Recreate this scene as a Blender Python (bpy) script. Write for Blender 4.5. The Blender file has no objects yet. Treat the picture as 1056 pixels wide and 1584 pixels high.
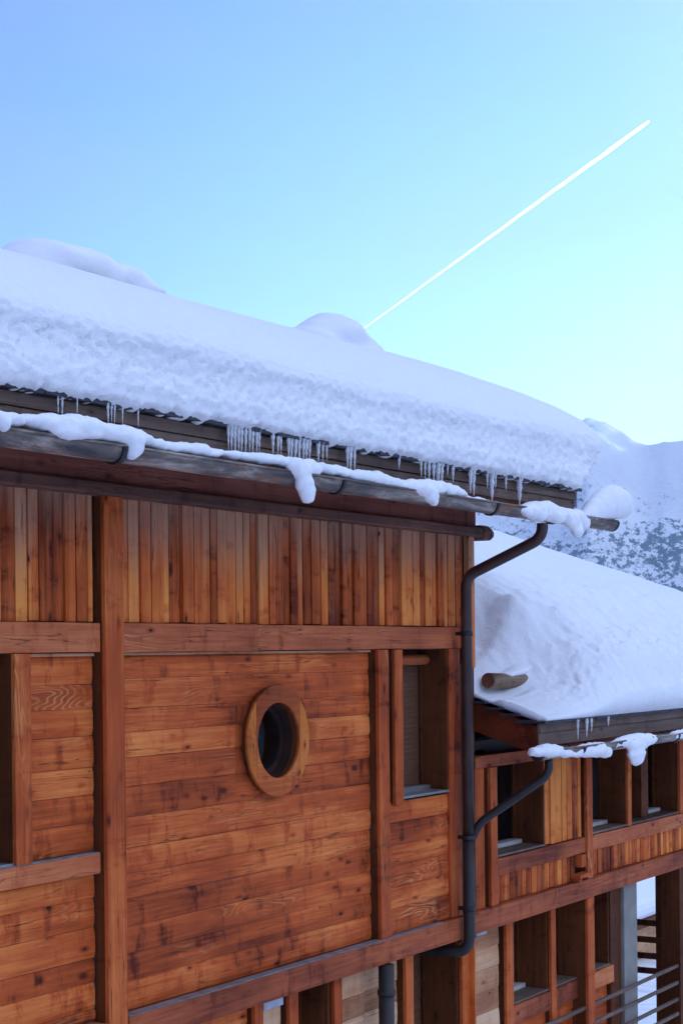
import bpy, bmesh, math, random
from mathutils import Vector, noise
random.seed(7)
sc = bpy.context.scene
col = sc.collection
R = math.radians

# ------------------------------------------------------------------ camera
FPX, CXP, HYP, EPS = 2660.0, 528.0, 1004.0, 0.010      # focal length, centre and eye level of the 1056x1584 picture
PHI = math.atan(1622 / 2660.0)
CAM = Vector((0, -6.75, 6.0))
fwd = Vector((math.cos(PHI), math.sin(PHI), 0))
r0 = Vector((math.sin(PHI), -math.cos(PHI), 0))
rgt = r0 * math.cos(EPS) - Vector((0, 0, math.sin(EPS)))
upv = r0 * math.sin(EPS) + Vector((0, 0, math.cos(EPS)))
cd = bpy.data.cameras.new('camera')
cam = bpy.data.objects.new('camera', cd)
col.objects.link(cam)
from mathutils import Matrix
m = Matrix((rgt, upv, -fwd)).transposed().to_4x4()
m.translation = CAM
cam.matrix_world = m
cd.sensor_width = 36
cd.lens = FPX / 1584 * 36
cd.shift_y = (HYP - 792) / 1584
cd.clip_start = 0.1
cd.clip_end = 400000
sc.camera = cam

def ray(px, py):
    return fwd + rgt * ((px - CXP) / FPX) + upv * ((HYP - py) / FPX)
def F(px, py, Y=0.0):          # point of a plane parallel to the facade
    v = ray(px, py); return CAM + v * ((Y - CAM.y) / v.y)
def GX(px, py, X):
    v = ray(px, py); return CAM + v * ((X - CAM.x) / v.x)

# ------------------------------------------------------------------ world, sun, exposure
SUN_EL, SUN_AZ = 9.0, 8.0      # azimuth counted from +X towards +Y
SKY_FILL = (4.0, 4.9, 7.4, 1)  # colour of the fill bank added to the unseen sky
w = bpy.data.worlds.new('World'); sc.world = w; w.use_nodes = True
nt = w.node_tree; nt.nodes.clear()
out = nt.nodes.new('ShaderNodeOutputWorld'); bg = nt.nodes.new('ShaderNodeBackground')
sky = nt.nodes.new('ShaderNodeTexSky'); sky.sky_type = 'NISHITA'; sky.sun_disc = False
sky.sun_elevation = R(SUN_EL); sky.sun_rotation = R(90 - SUN_AZ)
sky.altitude = 1800; sky.air_density = 1.15; sky.dust_density = 1.0; sky.ozone_density = 2.6
bg.inputs['Strength'].default_value = 0.15
# thin high veil of cirrus
tc = nt.nodes.new('ShaderNodeTexCoord'); mp = nt.nodes.new('ShaderNodeMapping'); mp.inputs['Scale'].default_value = (2.2, 2.2, 6)
nz = nt.nodes.new('ShaderNodeTexNoise'); nz.inputs['Scale'].default_value = 1.6; nz.inputs['Detail'].default_value = 5; nz.inputs['Roughness'].default_value = 0.5
cr = nt.nodes.new('ShaderNodeValToRGB'); cr.color_ramp.elements[0].position = 0.38; cr.color_ramp.elements[1].position = 0.75
cr.color_ramp.elements[0].color = (0, 0, 0, 1); cr.color_ramp.elements[1].color = (0.45, 0.45, 0.45, 1)
mx = nt.nodes.new('ShaderNodeMix'); mx.data_type = 'RGBA'
nt.links.new(tc.outputs['Generated'], mp.inputs[0]); nt.links.new(mp.outputs[0], nz.inputs['Vector'])
nt.links.new(nz.outputs['Fac'], cr.inputs[0]); nt.links.new(cr.outputs[0], mx.inputs[0])
mx.inputs[7].default_value = (1.6, 1.75, 2.7, 1)
tn = nt.nodes.new('ShaderNodeMix'); tn.data_type = 'RGBA'; tn.blend_type = 'MULTIPLY'; tn.inputs[0].default_value = 1
dsn = nt.nodes.new('ShaderNodeVectorMath'); dsn.operation = 'DOT_PRODUCT'; dsn.inputs[1].default_value = (math.cos(R(9)) * math.cos(R(8)), math.cos(R(9)) * math.sin(R(8)), math.sin(R(9)))
nt.links.new(tc.outputs['Generated'], dsn.inputs[0])
mrs = nt.nodes.new('ShaderNodeMapRange'); mrs.inputs['From Min'].default_value = 0.80; mrs.inputs['From Max'].default_value = 0.99; nt.links.new(dsn.outputs['Value'], mrs.inputs[0])
tm = nt.nodes.new('ShaderNodeMix'); tm.data_type = 'RGBA'; tm.inputs[6].default_value = (0.52, 0.54, 1.3, 1); tm.inputs[7].default_value = (0.54, 0.73, 1.3, 1)   # cold air, clearer away from the sun
nt.links.new(mrs.outputs[0], tm.inputs[0]); nt.links.new(tm.outputs[2], tn.inputs[7])
nt.links.new(sky.outputs[0], tn.inputs[6]); nt.links.new(tn.outputs[2], mx.inputs[6])
# added fill light: made-up bright cloud bank in the unseen sky behind the camera
dt = nt.nodes.new('ShaderNodeVectorMath'); dt.operation = 'DOT_PRODUCT'; dt.inputs[1].default_value = Vector((0.20, -0.62, 0.75)).normalized()
nt.links.new(tc.outputs['Generated'], dt.inputs[0])
n2 = nt.nodes.new('ShaderNodeTexNoise'); n2.inputs['Scale'].default_value = 3.0; n2.inputs['Detail'].default_value = 5
nt.links.new(tc.outputs['Generated'], n2.inputs['Vector'])
ma = nt.nodes.new('ShaderNodeMath'); ma.operation = 'MULTIPLY_ADD'; ma.inputs[1].default_value = 0.5
nt.links.new(n2.outputs['Fac'], ma.inputs[0]); nt.links.new(dt.outputs['Value'], ma.inputs[2])
mr = nt.nodes.new('ShaderNodeMapRange'); mr.interpolation_type = 'SMOOTHSTEP'; mr.inputs['From Min'].default_value = 0.35; mr.inputs['From Max'].default_value = 1.1
nt.links.new(ma.outputs[0], mr.inputs[0])
m2 = nt.nodes.new('ShaderNodeMix'); m2.data_type = 'RGBA'; m2.inputs[7].default_value = SKY_FILL
nt.links.new(mr.outputs[0], m2.inputs[0]); nt.links.new(mx.outputs[2], m2.inputs[6])
nt.links.new(m2.outputs[2], bg.inputs[0]); nt.links.new(bg.outputs[0], out.inputs[0])

sl = bpy.data.lights.new('sun', 'SUN'); sl.energy = 4.0; sl.angle = R(0.5); sl.color = (1, 0.94, 0.86)
so = bpy.data.objects.new('sun', sl); col.objects.link(so)
sd = Vector((math.cos(R(SUN_EL)) * math.cos(R(SUN_AZ)), math.cos(R(SUN_EL)) * math.sin(R(SUN_AZ)), math.sin(R(SUN_EL))))
so.rotation_euler = sd.to_track_quat('Z', 'Y').to_euler()
so.location = sd * 50
sc.view_settings.view_transform = 'Standard'; sc.view_settings.look = 'None'; sc.view_settings.gamma = 1
sc.view_settings.exposure = 0.68

# ------------------------------------------------------------------ material helpers
def newmat(name):
    mt = bpy.data.materials.new(name); mt.use_nodes = True
    n = mt.node_tree; n.nodes.clear()
    o = n.nodes.new('ShaderNodeOutputMaterial'); b = n.nodes.new('ShaderNodeBsdfPrincipled')
    n.links.new(b.outputs[0], o.inputs[0])
    return mt, n, b
class N:
    def __init__(s, n): s.n = n
    def node(s, t, **k):
        x = s.n.nodes.new(t)
        for a, b in k.items(): setattr(x, a, b)
        return x
    def link(s, a, b): s.n.links.new(a, b)
    def math(s, op, a, b=None, clamp=False):
        x = s.n.nodes.new('ShaderNodeMath'); x.operation = op; x.use_clamp = clamp
        for i, v in enumerate((a, b)):
            if v is None: continue
            if isinstance(v, (int, float)): x.inputs[i].default_value = v
            else: s.link(v, x.inputs[i])
        return x.outputs[0]
    def noise(s, vec, scale, detail=4, rough=0.55, dist=0.0):
        x = s.n.nodes.new('ShaderNodeTexNoise'); x.inputs['Scale'].default_value = scale
        x.inputs['Detail'].default_value = detail; x.inputs['Roughness'].default_value = rough; x.inputs['Distortion'].default_value = dist
        if vec is not None: s.link(vec, x.inputs['Vector'])
        return x.outputs['Fac']
    def mapping(s, vec, scale, loc=(0, 0, 0)):
        x = s.n.nodes.new('ShaderNodeMapping'); x.inputs['Scale'].default_value = scale; x.inputs['Location'].default_value = loc
        s.link(vec, x.inputs[0]); return x.outputs[0]
    def ramp(s, fac, stops):
        x = s.n.nodes.new('ShaderNodeValToRGB'); e = x.color_ramp.elements
        while len(e) < len(stops): e.new(0.5)
        for i, (p, c) in enumerate(stops):
            e[i].position = p; e[i].color = (*c, 1) if len(c) == 3 else c
        s.link(fac, x.inputs[0]); return x.outputs[0]
    def mix(s, fac, a, b, mode='MIX'):
        x = s.n.nodes.new('ShaderNodeMix'); x.data_type = 'RGBA'; x.blend_type = mode
        for i, v in ((0, fac), (6, a), (7, b)):
            if isinstance(v, (int, float)): x.inputs[i].default_value = v
            elif isinstance(v, tuple): x.inputs[i].default_value = (*v, 1)
            else: s.link(v, x.inputs[i])
        return x.outputs[2]
    def smooth(s, v, a, b):
        x = s.n.nodes.new('ShaderNodeMapRange'); x.interpolation_type = 'SMOOTHSTEP'
        x.inputs['From Min'].default_value = a; x.inputs['From Max'].default_value = b
        s.link(v, x.inputs[0]); return x.outputs[0]
    def bump(s, h, strength, dist, normal=None):
        x = s.n.nodes.new('ShaderNodeBump'); x.inputs['Strength'].default_value = strength; x.inputs['Distance'].default_value = dist
        s.link(h, x.inputs['Height'])
        if normal is not None: s.link(normal, x.inputs['Normal'])
        return x.outputs[0]

def wood(name, axis, dark, mid, light, weather=None, ringamt=0.55, spread=0.55, knots=1.0, rough=0.62, pale=(0.75, 0.34, 0.12)):
    """weathered softwood, grain along axis ('x','y','z'); attribute rnd tells the boards apart"""
    mt, n, b = newmat(name); g = N(n)
    tcn = g.node('ShaderNodeTexCoord'); at = g.node('ShaderNodeAttribute', attribute_name='rnd')
    rnd = at.outputs['Fac']
    sc1 = g.node('ShaderNodeVectorMath', operation='SCALE'); cx = g.node('ShaderNodeCombineXYZ')
    for i, k in enumerate((37.0, 11.0, 23.0)): g.link(g.math('MULTIPLY', rnd, k), cx.inputs[i])
    ad = g.node('ShaderNodeVectorMath', operation='ADD'); g.link(tcn.outputs['Object'], ad.inputs[0]); g.link(cx.outputs[0], ad.inputs[1])
    v = ad.outputs[0]
    def S(al, ac): return tuple(al if a == axis else ac for a in 'xyz')
    fine = g.noise(g.mapping(v, S(1.6, 42)), 1.0, 6, 0.62, 0.3)
    med = g.noise(g.mapping(v, S(0.7, 7)), 1.0, 5, 0.6, 0.5)
    big = g.noise(g.mapping(tcn.outputs['Object'], S(0.9, 1.7)), 1.0, 4, 0.6)
    # growth rings cut by the saw
    dn = g.noise(g.mapping(v, S(0.55, 3.0)), 1.0, 3, 0.5)
    ringc = g.math('MULTIPLY', dn, 95.0)
    ring = g.math('POWER', g.math('ABSOLUTE', g.math('SINE', ringc)), 7.0)
    rmask = g.smooth(g.noise(g.mapping(v, S(0.8, 3.2), (5, 5, 5)), 1.0, 3, 0.5), 0.55, 0.72)
    # knots
    vo = g.node('ShaderNodeTexVoronoi'); vo.inputs['Scale'].default_value = 1; g.link(g.mapping(v, S(3.0, 7.0)), vo.inputs['Vector'])
    kd = vo.outputs['Distance']
    kn = g.math('MULTIPLY', g.math('SUBTRACT', 1.0, g.smooth(kd, 0.035, 0.085)), knots)
    halo = g.math('MULTIPLY', g.math('SUBTRACT', 1.0, g.smooth(kd, 0.05, 0.22)), 0.20 * knots)
    # checks (thin cracks along the grain)
    ck = g.noise(g.mapping(v, S(0.9, 26), (9, 2, 4)), 1.0, 3, 0.5)
    crack = g.math('SUBTRACT', 1.0, g.smooth(g.math('ABSOLUTE', g.math('SUBTRACT', ck, 0.5)), 0.0, 0.012))
    crack = g.math('MULTIPLY', crack, g.smooth(med, 0.5, 0.62))
    t = g.math('ADD', g.math('MULTIPLY', fine, 0.42), g.math('MULTIPLY', med, 0.5))
    t = g.math('ADD', t, g.math('MULTIPLY', g.math('SUBTRACT', rnd, 0.5), spread * 0.5))
    t = g.math('ADD', t, g.math('MULTIPLY', g.math('SUBTRACT', big, 0.5), 0.75))
    t = g.math('SUBTRACT', t, halo)
    blot = g.noise(g.mapping(v, S(7.0, 2.5), (1, 7, 3)), 1.0, 5, 0.65)
    t = g.math('SUBTRACT', t, g.math('MULTIPLY', g.smooth(blot, 0.52, 0.74), 0.22))
    c = g.ramp(t, [(0.16, dark), (0.46, mid), (0.74, light)])
    c = g.mix(g.math('MULTIPLY', g.math('MULTIPLY', ring, rmask), ringamt), c, pale)
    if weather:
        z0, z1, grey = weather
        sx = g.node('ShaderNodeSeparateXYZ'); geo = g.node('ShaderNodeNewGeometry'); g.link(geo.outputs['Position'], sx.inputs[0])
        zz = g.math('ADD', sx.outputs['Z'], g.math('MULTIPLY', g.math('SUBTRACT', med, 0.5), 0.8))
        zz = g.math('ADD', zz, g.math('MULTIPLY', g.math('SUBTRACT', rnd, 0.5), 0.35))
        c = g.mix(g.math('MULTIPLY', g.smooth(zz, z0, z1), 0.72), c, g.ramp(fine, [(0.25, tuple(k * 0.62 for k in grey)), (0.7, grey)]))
    c = g.mix(kn, c, (0.035, 0.012, 0.006))
    c = g.mix(g.math('MULTIPLY', crack, 0.75), c, (0.03, 0.012, 0.008))
    g.link(c, b.inputs['Base Color'])
    b.inputs['Roughness'].default_value = rough
    b.inputs['Specular IOR Level'].default_value = 0.12
    hgt = g.math('ADD', g.math('MULTIPLY', fine, 0.6), g.math('MULTIPLY', crack, -0.9))
    hgt = g.math('ADD', hgt, g.math('MULTIPLY', med, 0.6))
    g.link(g.bump(hgt, 0.8, 0.008), b.inputs['Normal'])
    return mt

def snowmat(name, scale=1.0, bumpy=0.6, tint=(0.86, 0.86, 0.88)):
    mt, n, b = newmat(name); g = N(n)
    tcn = g.node('ShaderNodeTexCoord'); v = tcn.outputs['Object']
    a = g.noise(v, 22 * scale, 5, 0.6); c = g.noise(v, 90 * scale, 3, 0.6)
    g.link(g.mix(g.smooth(a, 0.3, 0.7), tuple(k * 0.97 for k in tint), tint), b.inputs['Base Color'])
    b.inputs['Roughness'].default_value = 0.75; b.inputs['Specular IOR Level'].default_value = 0.2
    h = g.math('ADD', g.math('MULTIPLY', a, 1.0), g.math('MULTIPLY', c, 0.35))
    g.link(g.bump(h, bumpy, 0.012 / scale), b.inputs['Normal'])
    return mt

def plain(name, c, rough=0.6, metal=0.0, var=0.25, scale=8.0, c2=None, stretch=(1, 1, 1), bump=0.2):
    mt, n, b = newmat(name); g = N(n)
    tcn = g.node('ShaderNodeTexCoord'); v = g.mapping(tcn.outputs['Object'], stretch)
    a = g.noise(v, scale, 5, 0.6)
    c2 = c2 or tuple(k * (1 - var) for k in c)
    g.link(g.ramp(a, [(0.35, c2), (0.65, c)]), b.inputs['Base Color'])
    b.inputs['Roughness'].default_value = rough; b.inputs['Metallic'].default_value = metal
    g.link(g.bump(a, bump, 0.004), b.inputs['Normal'])
    return mt

M = {}
M['wood_x'] = wood('stained_planks_lengthwise', 'x', (0.12, 0.018, 0.006), (0.52, 0.095, 0.021), (0.84, 0.25, 0.060), spread=0.42)
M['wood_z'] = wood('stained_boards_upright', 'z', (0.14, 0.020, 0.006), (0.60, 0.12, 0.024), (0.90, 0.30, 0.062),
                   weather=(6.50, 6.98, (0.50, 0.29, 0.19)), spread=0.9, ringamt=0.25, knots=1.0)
M['post'] = wood('stained_post_wood', 'z', (0.12, 0.018, 0.007), (0.46, 0.085, 0.020), (0.72, 0.19, 0.045), ringamt=0.5)
M['beam'] = wood('stained_beam_wood', 'x', (0.16, 0.032, 0.014), (0.47, 0.115, 0.042), (0.70, 0.23, 0.085), ringamt=0.5, spread=0.6)
M['ring_side'] = wood('orange_frame_wood', 'z', (0.16, 0.035, 0.008), (0.52, 0.13, 0.022), (0.72, 0.24, 0.045), ringamt=0.2)
M['ring_cap'] = wood('red_frame_wood', 'x', (0.14, 0.026, 0.008), (0.46, 0.095, 0.022), (0.66, 0.19, 0.045), ringamt=0.2)
M['pale'] = wood('pale_planks', 'x', (0.32, 0.13, 0.06), (0.58, 0.30, 0.15), (0.72, 0.45, 0.27), ringamt=0.2, knots=0.9, spread=0.9, pale=(0.75, 0.48, 0.28))
M['grey_beam'] = wood('greyed_beam', 'x', (0.08, 0.035, 0.025), (0.19, 0.085, 0.058), (0.29, 0.15, 0.105), ringamt=0.2, pale=(0.36, 0.2, 0.14))
M['fascia'] = wood('fascia_board_wood', 'x', (0.06, 0.040, 0.032), (0.15, 0.098, 0.076), (0.26, 0.175, 0.135), ringamt=0.15, pale=(0.32, 0.22, 0.17))
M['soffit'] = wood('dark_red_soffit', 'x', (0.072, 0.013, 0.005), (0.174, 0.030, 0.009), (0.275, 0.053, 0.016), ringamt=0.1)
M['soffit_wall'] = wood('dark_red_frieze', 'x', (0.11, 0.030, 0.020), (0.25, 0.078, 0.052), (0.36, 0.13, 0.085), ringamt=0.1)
M['dark_wood'] = wood('shade_side_wood', 'z', (0.043, 0.014, 0.005), (0.123, 0.034, 0.011), (0.203, 0.059, 0.018), ringamt=0.1)
M['log'] = wood('weathered_log', 'x', (0.05, 0.03, 0.02), (0.17, 0.105, 0.065), (0.42, 0.31, 0.21), ringamt=0.2, spread=0.9)
M['log_end'] = plain('log_end_grain', (0.189, 0.053, 0.016), 0.8, 0, 0.5, 30)
M['rail'] = wood('greyed_rail_wood', 'x', (0.07, 0.045, 0.036), (0.16, 0.11, 0.085), (0.32, 0.23, 0.175), ringamt=0.15)
M['snow_roof'] = snowmat('roof_snow', 1.0, 0.85)
M['snow_soft'] = snowmat('clump_snow', 1.4, 0.5)
M['slate'] = plain('dark_roof_edge', (0.035, 0.035, 0.05), 0.5, 0, 0.5, 12)
M['iron'] = plain('black_bracket_iron', (0.025, 0.022, 0.025), 0.5, 0.3, 0.4, 20)
M['pipe'] = plain('brown_painted_pipe', (0.060, 0.026, 0.019), 0.5, 0.0, 0.5, 5)
M['pipe_dark'] = plain('dark_painted_pipe', (0.024, 0.017, 0.015), 0.55, 0.0, 0.45, 5)
M['zinc_sill'] = plain('zinc_sill', (0.34, 0.33, 0.32), 0.4, 0.5, 0.3, 6)
M['white_sill'] = plain('pale_sill_board', (0.70, 0.64, 0.58), 0.5, 0, 0.2, 6)
M['blind'] = plain('brown_blind_cloth', (0.26, 0.10, 0.045), 0.8, 0, 0.25, 3, stretch=(1, 1, 14))
M['concrete'] = plain('grey_concrete', (0.27, 0.25, 0.215), 0.85, 0, 0.22, 5)
M['ice_patch'] = plain('frosted_ledge', (0.50, 0.54, 0.62), 0.6, 0, 0.35, 7)
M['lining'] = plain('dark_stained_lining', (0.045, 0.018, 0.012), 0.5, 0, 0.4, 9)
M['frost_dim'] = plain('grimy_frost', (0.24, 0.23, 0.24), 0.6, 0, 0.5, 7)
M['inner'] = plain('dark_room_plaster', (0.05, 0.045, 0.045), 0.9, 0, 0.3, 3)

# weathered gutter metal: grey with chalky and rusty stains
mt, n, b = newmat('weathered_gutter_metal'); g = N(n)
v = g.node('ShaderNodeTexCoord').outputs['Object']
a = g.noise(g.mapping(v, (0.9, 5, 5)), 1.6, 5, 0.65, 0.4); c = g.noise(g.mapping(v, (2.5, 8, 8), (3, 1, 2)), 1.2, 5, 0.7)
cc = g.ramp(a, [(0.36, (0.04, 0.032, 0.034)), (0.50, (0.13, 0.10, 0.085)), (0.64, (0.46, 0.37, 0.31))])
cc = g.mix(g.smooth(c, 0.56, 0.66), cc, (0.24, 0.085, 0.045))
g.link(cc, b.inputs['Base Color']); b.inputs['Roughness'].default_value = 0.6; b.inputs['Metallic'].default_value = 0.15
g.link(g.bump(a, 0.4, 0.006), b.inputs['Normal'])
M['gutter'] = mt
# window glass: reflecting, a little see-through
mt, n, b = newmat('window_glass'); g = N(n)
o_ = [x for x in n.nodes if x.type == 'OUTPUT_MATERIAL'][0]; n.nodes.remove(b)
tr = g.node('ShaderNodeBsdfTransparent'); tr.inputs[0].default_value = (0.9, 0.92, 0.93, 1)
gl = g.node('ShaderNodeBsdfGlossy'); gl.inputs['Roughness'].default_value = 0.02; fr = g.node('ShaderNodeFresnel'); fr.inputs[0].default_value = 1.55
ms = g.node('ShaderNodeMixShader'); gb = g.node('ShaderNodeNewGeometry'); g.link(g.math('MULTIPLY', fr.outputs[0], g.math('SUBTRACT', 1.0, gb.outputs['Backfacing'])), ms.inputs[0]); g.link(tr.outputs[0], ms.inputs[1]); g.link(gl.outputs[0], ms.inputs[2]); g.link(ms.outputs[0], o_.inputs[0])
M['glass'] = mt
mt, n, b = newmat('clear_ice'); g = N(n)
b.inputs['Base Color'].default_value = (0.97, 0.98, 1, 1); b.inputs['Roughness'].default_value = 0.08; b.inputs['IOR'].default_value = 1.31
v = g.node('ShaderNodeTexCoord').outputs['Object']
fz_ = g.noise(g.mapping(v, (9, 9, 3)), 1, 3, 0.6); g.link(g.math('SUBTRACT', 1.0, g.math('MULTIPLY', g.smooth(fz_, 0.36, 0.56), 0.85)), b.inputs['Transmission Weight'])   # cloudy ice
M['ice'] = mt

# ------------------------------------------------------------------ object helpers
def tag(o, label=None, cat=None, group=None, kind=None):
    if label: o['label'] = label
    if cat: o['category'] = cat
    if group: o['group'] = group
    if kind: o['kind'] = kind
    return o
def empty(name, loc, label, cat, group=None):
    o = bpy.data.objects.new(name, None); col.objects.link(o); o.location = loc; o.empty_display_size = 0.2
    return tag(o, label, cat, group)
class MB:
    def __init__(s): s.v = []; s.f = []; s.r = []; s.sm = []
    def add(s, vs, fs, rnd=None, smooth=False):
        k = len(s.v); rnd = random.random() if rnd is None else rnd
        s.v += [tuple(p) for p in vs]; s.r += [rnd] * len(vs)
        s.f += [tuple(i + k for i in q) for q in fs]; s.sm += [smooth] * len(fs)
    def box(s, x0, x1, y0, y1, z0, z1, rnd=None):
        vs = [(x, y, z) for x in (x0, x1) for y in (y0, y1) for z in (z0, z1)]
        s.add(vs, [(0, 1, 3, 2), (4, 6, 7, 5), (0, 4, 5, 1), (2, 3, 7, 6), (0, 2, 6, 4), (1, 5, 7, 3)], rnd)
        return s
    def prism(s, sec, a, b, axis='x', rnd=None, smooth=False):
        """closed 2-D section swept from a to b along an axis; section in the two other axes"""
        n_ = len(sec); vs = []
        for t in (a, b):
            for p, q in sec:
                vs.append({'x': (t, p, q), 'y': (p, t, q), 'z': (p, q, t)}[axis])
        fs = [(i, (i + 1) % n_, n_ + (i + 1) % n_, n_ + i) for i in range(n_)] + [tuple(range(n_))[::-1], tuple(range(n_, 2 * n_))]
        s.add(vs, fs, rnd, smooth); return s
    def tube(s, pts, rad, seg=14, rnd=None, cap=True):
        pts = [Vector(p) for p in pts]; vs = []; fs = []
        rad = rad if isinstance(rad, (list, tuple)) else [rad] * len(pts)
        ref = Vector((0.13, 0.91, 0.37)); nrm = None
        for i, p in enumerate(pts):
            t = (pts[min(i + 1, len(pts) - 1)] - pts[max(i - 1, 0)]).normalized()
            if nrm is None: nrm = t.cross(ref).normalized()
            nrm = (nrm - t * nrm.dot(t)).normalized(); bn = t.cross(nrm)
            for k in range(seg):
                a_ = 2 * math.pi * k / seg; vs.append(p + (nrm * math.cos(a_) + bn * math.sin(a_)) * rad[i])
        for i in range(len(pts) - 1):
            for k in range(seg):
                k2 = (k + 1) % seg; fs.append((i * seg + k, i * seg + k2, (i + 1) * seg + k2, (i + 1) * seg + k))
        s.add(vs, fs, rnd, True)
        if cap:
            e = (len(pts) - 1) * seg; k0 = len(s.v) - len(vs)
            s.f += [tuple(k0 + k for k in range(seg))[::-1], tuple(k0 + e + k for k in range(seg))]; s.sm += [False, False]
        return s
    def plank_x(s, x0, x1, yf, z0, z1, bulge=0.012, th=0.03, rnd=None, tilt=0.0):
        h = z1 - z0; sec = []
        for i in range(7):
            t = i / 6; b_ = (1 - (2 * t - 1) ** 4) * bulge
            sec.append((yf - b_ + tilt * (t - .5), z0 + h * t))
        sec += [(yf + th, z1), (yf + th, z0)]
        k = max(1, int((x1 - x0) / 0.25)); vs = []; fs = []; n_ = len(sec); rr = random.random() * 50
        for j in range(k + 1):
            x = x0 + (x1 - x0) * j / k
            dz = 0.004 * noise.noise(Vector((x * 0.9, rr, 0))); dy = 0.004 * noise.noise(Vector((x * 0.7, rr, 9)))
            vs += [(x, p + dy, q + dz) for p, q in sec]
        for j in range(k):
            for i in range(n_):
                i2 = (i + 1) % n_; fs.append((j * n_ + i, j * n_ + i2, (j + 1) * n_ + i2, (j + 1) * n_ + i))
        fs += [tuple(range(n_)), tuple(range(k * n_, k * n_ + n_))[::-1]]
        s.add(vs, fs, rnd); return s
    def board_z(s, x0, x1, yf, z0, z1, bulge=0.006, th=0.03, rnd=None):
        sec = []
        for i in range(5):
            t = i / 4; sec.append((x0 + (x1 - x0) * t, yf - (1 - (2 * t - 1) ** 4) * bulge))
        sec += [(x1, yf + th), (x0, yf + th)]
        s.prism(sec, z0, z1, 'z', rnd); return s
    def build(s, name, mat, parent=None, bevel=0.0):
        me = bpy.data.meshes.new(name); o_ = Vector((0, 0, 0)) if parent is None else world_loc(parent)
        me.from_pydata([(v[0] - o_.x, v[1] - o_.y, v[2] - o_.z) for v in s.v], [], s.f)
        at = me.attributes.new('rnd', 'FLOAT', 'POINT'); at.data.foreach_set('value', s.r)
        me.polygons.foreach_set('use_smooth', s.sm)
        bm_ = bmesh.new(); bm_.from_mesh(me); bmesh.ops.recalc_face_normals(bm_, faces=bm_.faces); bm_.to_mesh(me); bm_.free()
        me.materials.append(mat); me.update()
        o = bpy.data.objects.new(name, me); col.objects.link(o)
        if parent is not None: o.parent = parent
        if bevel:
            bv = o.modifiers.new('bevel', 'BEVEL'); bv.width = bevel; bv.segments = 2; bv.limit_method = 'ANGLE'; bv.angle_limit = R(40)
        return o
def world_loc(o):
    l = Vector(o.location)
    while o.parent is not None:
        o = o.parent; l = l + Vector(o.location)
    return l

def planks(mb, x0, x1, z0, z1, yf, lo=0.15, hi=0.20, th=0.03, bulge=0.011):
    """courses of horizontal planks"""
    z = z1; prev = 0.5
    while z > z0 + 0.01:
        h = random.uniform(lo, hi)
        if z - h < z0 + 0.07: h = z - z0
        y = yf + random.uniform(-0.004, 0.004)
        r_ = random.random()
        while abs(r_ - prev) < 0.12: r_ = random.random()
        prev = r_
        mb.plank_x(x0, x1, y, z - h + 0.002, z - 0.0005, bulge, th, rnd=r_, tilt=random.uniform(-0.004, 0.010))
        z -= h
def boards(mb, x0, x1, z0, z1, yf, lo=0.075, hi=0.13, step=0.028):
    x = x0; k = 0
    while x < x1 - 0.01:
        wd = random.uniform(lo, hi)
        if x + wd > x1 - 0.05: wd = x1 - x
        y = yf - random.uniform(0, step)
        mb.board_z(x + 0.002, x + wd - random.uniform(0.004, 0.011), y, z0 + random.uniform(0, 0.008), z1, 0.006, 0.035)
        x += wd; k += 1

# ------------------------------------------------------------------ terrain, mountains
def fbm(x, y, o=5, rid=False):
    s_ = 0; a_ = 1; t_ = 0
    for i in range(o):
        v_ = noise.noise(Vector((x, y, i * 7.3)))
        if rid: v_ = 1 - 2 * abs(v_)
        s_ += v_ * a_; t_ += a_; a_ *= 0.5; x *= 2.03; y *= 2.03
    return s_ / t_
def lerp(a, b, t): return a + (b - a) * t
def sst(a, b, x):
    t = max(0, min(1, (x - a) / (b - a))); return t * t * (3 - 2 * t)
RIDGE = [(-180, 9), (-90, 7.5), (-40, 10), (-10, 10.5), (4, 11.5), (11, 11), (14.5, 9.0), (16.6, 7.5)]
for px_, py_ in ((1180, 652), (1100, 672), (1056, 679), (1035, 679), (1018, 684), (1000, 684), (985, 678), (972, 668), (955, 658), (942, 650), (928, 646), (912, 641), (898, 652), (870, 672), (800, 700)):
    v_ = ray(px_, py_); RIDGE.append((math.degrees(math.atan2(v_.y, v_.x)), math.degrees(math.atan2(v_.z, math.hypot(v_.x, v_.y)))))
RIDGE += [(45, 4.5), (70, 6), (110, 8), (180, 9)]
def ridge_el(az):
    for (a0, e0), (a1, e1) in zip(RIDGE, RIDGE[1:]):
        if a0 <= az <= a1: return lerp(e0, e1, (az - a0) / (a1 - a0))
    return 9
def ground_h(r, az):
    x = r * math.cos(R(az)); y = r * math.sin(R(az))
    base = -130 * sst(35, 520, r)
    el = ridge_el(az); R0 = 4200
    top = math.tan(R(el)) * R0 + 2
    t = sst(900, R0, r)
    rough = 150 * t * (0.2 + 0.8 * (1 - abs(r - R0) / R0 if r < R0 * 2 else 0))
    h = base + (top - base) * (t ** 1.15) if r <= R0 else top - (r - R0) * 0.35
    h += 0.7 * rough * (fbm(x / 700, y / 700, 7, True) - 0.25) * min(1, abs(r - R0) / 500) + 14 * t * fbm(x / 60, y / 60, 4, True)
    cap = math.tan(R(el + (0.14 * fbm(az * 5, 3, 5) - .04) * sst(14, 18, az))) * r + 4
    if r > 2500: h = min(h, cap if r <= R0 * 1.02 else cap - (r - R0) * .2)
    h += 14 * sst(60, 400, r) * sst(2500, 1800, r) * fbm(x / 130, y / 130, 4)
    h += 0.25 * sst(5, 30, r) * fbm(x / 6, y / 6, 3)
    return h
radii = []
r_ = 3.0
while r_ < 6500:
    radii.append(r_); r_ *= 1.075 if r_ < 900 else 1.018
azs = []
a_ = -180.0
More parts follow.
